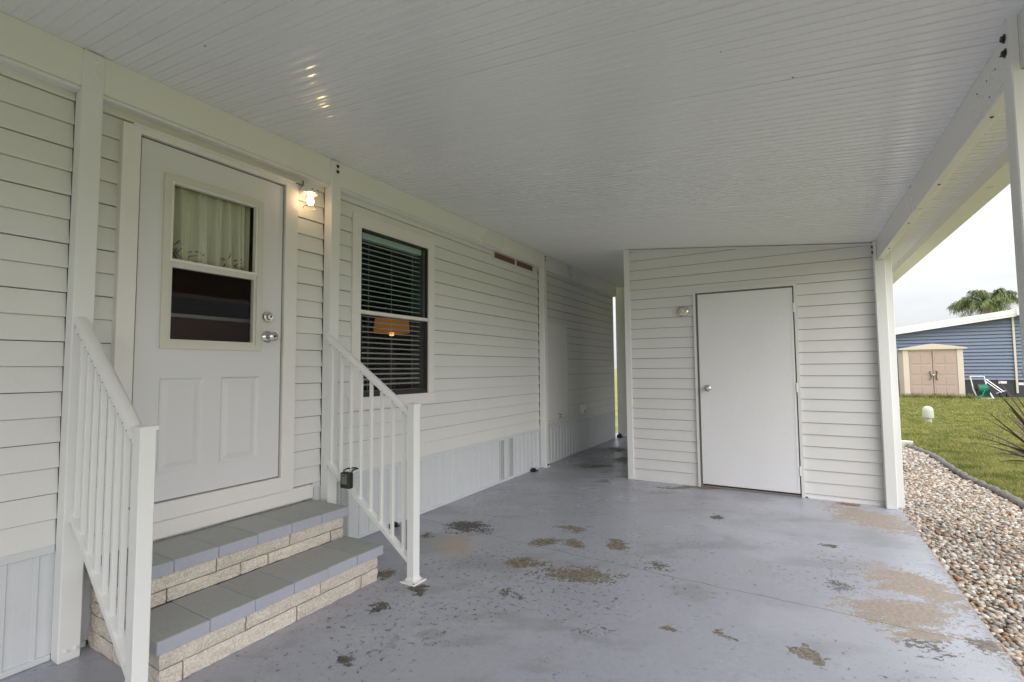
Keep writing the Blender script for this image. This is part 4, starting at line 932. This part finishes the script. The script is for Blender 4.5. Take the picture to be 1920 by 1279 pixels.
for (a, z) in ((7.34, .52), (7.95, .46), (8.35, .32), (8.7, .45)): 
    vb = box('skirt_vent', a, a + .26, YN - .035, YN - .021, z - .05, z + .06, 'white_plastic', ns, .004)
for (a, b_, c, d, e) in ((.2, 7.93, 0, 0, .0), (7.93, 13.3, .03, -.10, .12)):
    pf = MB().prism([(a, n_roof(a) + c), (b_, n_roof(b_) + c), (b_, n_roof(b_) + c + .30), (a, n_roof(a) + c + .30)], 'y', YN - .38 + d, YN + 12).build('roof', 'roof_white', nb)
MB().prism([(.2, n_roof(.2) + .10), (7.93, n_roof(7.93) + .10), (7.93, n_roof(7.93) + .13), (.2, n_roof(.2) + .13)], 'y', YN - .40, YN - .381).build('drip_edge', 'white_metal', nb)
box('corner_trim', 7.86, 7.93, YN - .09, YN - .0585, .08, n_roof(7.9), 'resin_cream', nb, .004)

# resin shed
ts = thing('resin_shed', 'tan resin garden shed with double doors against the blue house', 'shed', (4.87, 26.8, -.1))
X0, X1, Y0, Y1, ZB = 3.92, 5.86, 26.3, 27.5, -.1
sb = MB(); sb.box(X0 + .02, X0 + .06, Y0 + .03, Y1, ZB, 1.92); sb.box(X1 - .06, X1 - .02, Y0 + .03, Y1, ZB, 1.92); sb.box(X0 + .06, X1 - .06, Y1 - .04, Y1, ZB, 1.92); sb.build('side_walls', 'resin_cream', ts)
for k in range(6): box('wall_rib', X0 - .004, X0 + .024, Y0 + .18 + k * .17, Y0 + .28 + k * .17, ZB + .05, 1.85, 'resin_cream', ts, .008)
for (a, b_) in ((X0, X0 + .20), (X1 - .20, X1)): box('front_post', a, b_, Y0, Y0 + .09, ZB, 1.93, 'resin_cream', ts, .015)
rf = MB(); xm = (X0 + X1) / 2
rf.prism([(X0 - .12, 1.93), (X1 + .12, 1.93), (X1 + .12, 1.985), (xm + .25, 2.13), (xm, 2.165), (xm - .25, 2.13), (X0 - .12, 1.985)], 'y', Y0 - .08, Y1 + .06); rf.build('roof', 'resin_cream', ts)
box('header', X0 + .2, X1 - .2, Y0 + .02, Y0 + .07, 1.87, 1.931, 'resin_cream', ts, .006)
for s_ in (-1, 1):
    a, b_ = (X0 + .205, xm - .008) if s_ < 0 else (xm + .008, X1 - .205)
    dr_ = box('door', a, b_, Y0 + .012, Y0 + .05, ZB + .04, 1.865, 'resin_taupe', ts, .01)
    for r_ in range(4):
        for c_ in range(2):
            u = a + .06 + c_ * (b_ - a - .1) / 2; zz = ZB + .12 + r_ * .44; box('raised_block', u, u + (b_ - a - .16) / 2, Y0 + .004, Y0 + .03, zz, zz + .36, 'resin_taupe', dr_, .007)
    hx = xm + s_ * .09
    MB().tube([(hx, Y0 + .0, 1.02), (hx + s_ * .03, Y0 - .05, 1.00), (hx, Y0 - .05, .86), (hx - s_ * .01, Y0 - .05, .72), (hx + s_ * .04, Y0, .66)], .017, 7).build('handle', 'bolt_dark', dr_, True)
MB().tube([(xm - .03, Y0 - .04, .86), (xm + .03, Y0 - .04, .86)], .035, 10).build('padlock', 'chrome', ts)

# hose reel
hrl = thing('hose_reel', 'white hose reel cart with wound green hose by the tan shed', 'hose reel', (6.36, 26.3, -.1))
for (a, b_) in ((6.08, 6.20), (6.50, 6.66)):
    MB().tube([(a, 26.55, .82), (a + .05, 26.42, .3), (b_, 26.2, -.08)], .025, 8).build('side_rail', 'white_plastic', hrl, True)
MB().tube([(6.10, 26.54, .80), (6.48, 26.54, .80)], .022, 8).build('handle', 'white_plastic', hrl); MB().box(6.16, 6.68, 26.1, 26.36, -.095, -.05).build('base', 'pvc', hrl)
MB().tube([(6.18, 26.34, .27), (6.58, 26.34, .27)], .05, 10).build('axle', 'bolt_dark', hrl)
for a in (6.22, 6.53): MB().lathe([(.05, 0), (.24, 0), (.24, .02), (.05, .02)], 22, Matrix.Translation((a, 26.34, .27)) @ Matrix.Rotation(R(90), 4, 'Y')).build('flange', 'bolt_dark', hrl)
hs = MB()
for r_ in range(3):
    for k in range(9):
        rr = .13 + r_ * .034; x = 6.255 + k * .033; hs.tube([(x + .016 * q / 16, 26.34 + rr * math.cos(q * math.pi / 8), .27 + rr * math.sin(q * math.pi / 8)) for q in range(17)], .018, 6)
hs.tube([(6.4, 26.12, .27), (6.3, 26.05, .05), (6.1, 26.0, -.07), (5.95, 26.1, -.08), (6.2, 25.95, -.08)], .016, 6); hs.build('hose', 'hose_green', hrl, True)
# golf-trolley like handle: folded cart leaning by the skirting
fc = thing('folded_cart', 'folded silver hand cart leaning on the dark skirting', 'cart', (7.1, 27.6, -.1))
for k, pth in enumerate(([(6.78, 27.7, .62), (7.25, 27.55, .12)], [(6.86, 27.72, .66), (7.33, 27.57, .16)], [(7.1, 27.6, .08), (7.42, 27.6, .2)])): MB().tube(pth, .016, 6).build('rail', 'chrome', fc)
for a in (7.2, 7.4): MB().lathe([(.03, 0), (.09, .0), (.09, .03), (.03, .03)], 16, Matrix.Translation((a, 27.55, -.01)) @ Matrix.Rotation(R(90), 4, 'Y')).build('wheel', 'black_plastic', fc)

# ------------------------------------------------------------------ palm
pt = thing('palm_tree', 'feathery green palm rising behind the blue house', 'palm', (9.1, 36, -.1))
CP = Vector((9.1, 36, 4.35))
MB().tube([(9.1, 36, -.1), (9.12, 36, 2), (9.1, 36, 3.6), (9.1, 36, 4.0), (9.1, 36, 4.5)], [.22, .18, .17, .24, .10], 12).build('trunk', 'trunk', pt, True)
cr = MB()
def frond(az, el, ln, dr):
    n = 26; pts = []; d = Vector((math.cos(az) * math.cos(el), math.sin(az) * math.cos(el), math.sin(el)))
    for k in range(n + 1):
        t = k / n; p = CP + d * ln * t; p.z -= dr * t ** 2.1 * ln; pts.append(p)
    cr.tube(pts, [.028 * (1 - .85 * k / n) for k in range(n + 1)], 5)
    for k in range(3, n + 1):
        for rep in range(3):
            t = (k - random.random()) / n; i_ = min(int(t * n), n - 1); p = pts[i_].lerp(pts[i_ + 1], t * n - i_); tan = (pts[i_ + 1] - pts[i_]).normalized(); sv = tan.cross(Vector((0, 0, 1))); sv = sv.normalized() if sv.length > .05 else Vector((1, 0, 0))
            for s_ in (-1, 1):
                l_ = (.62 * math.sin(math.pi * (.12 + .8 * t)) + .06) * random.uniform(.8, 1.15); dirv = (sv * s_ * random.uniform(.6, 1) + tan * random.uniform(.4, .8) + Vector((0, 0, random.uniform(-.15, .35)))).normalized()
                q1 = p + dirv * l_ * .5; q2 = p + dirv * l_ * .9 + Vector((0, 0, -l_ * random.uniform(.35, .85))); wv_ = Vector((0, 0, 1)).cross(dirv).normalized() * .016 if abs(dirv.z) < .95 else Vector((.02, 0, 0))
                cr.add([p - wv_ * .5, p + wv_ * .5, q1 + wv_, q1 - wv_, q2], [(0, 1, 2, 3), (3, 2, 4)])
for k in range(24):
    frond(k * 2.399 + random.uniform(-.2, .2), [1.25, .95, .65, .40][k % 4] + random.uniform(-.12, .12), random.uniform(1.8, 2.4), [.55, .62, .6, .55][k % 4] * random.uniform(.8, 1.2))
cr.build('crown', 'palm_leaf', pt, fixn=False)
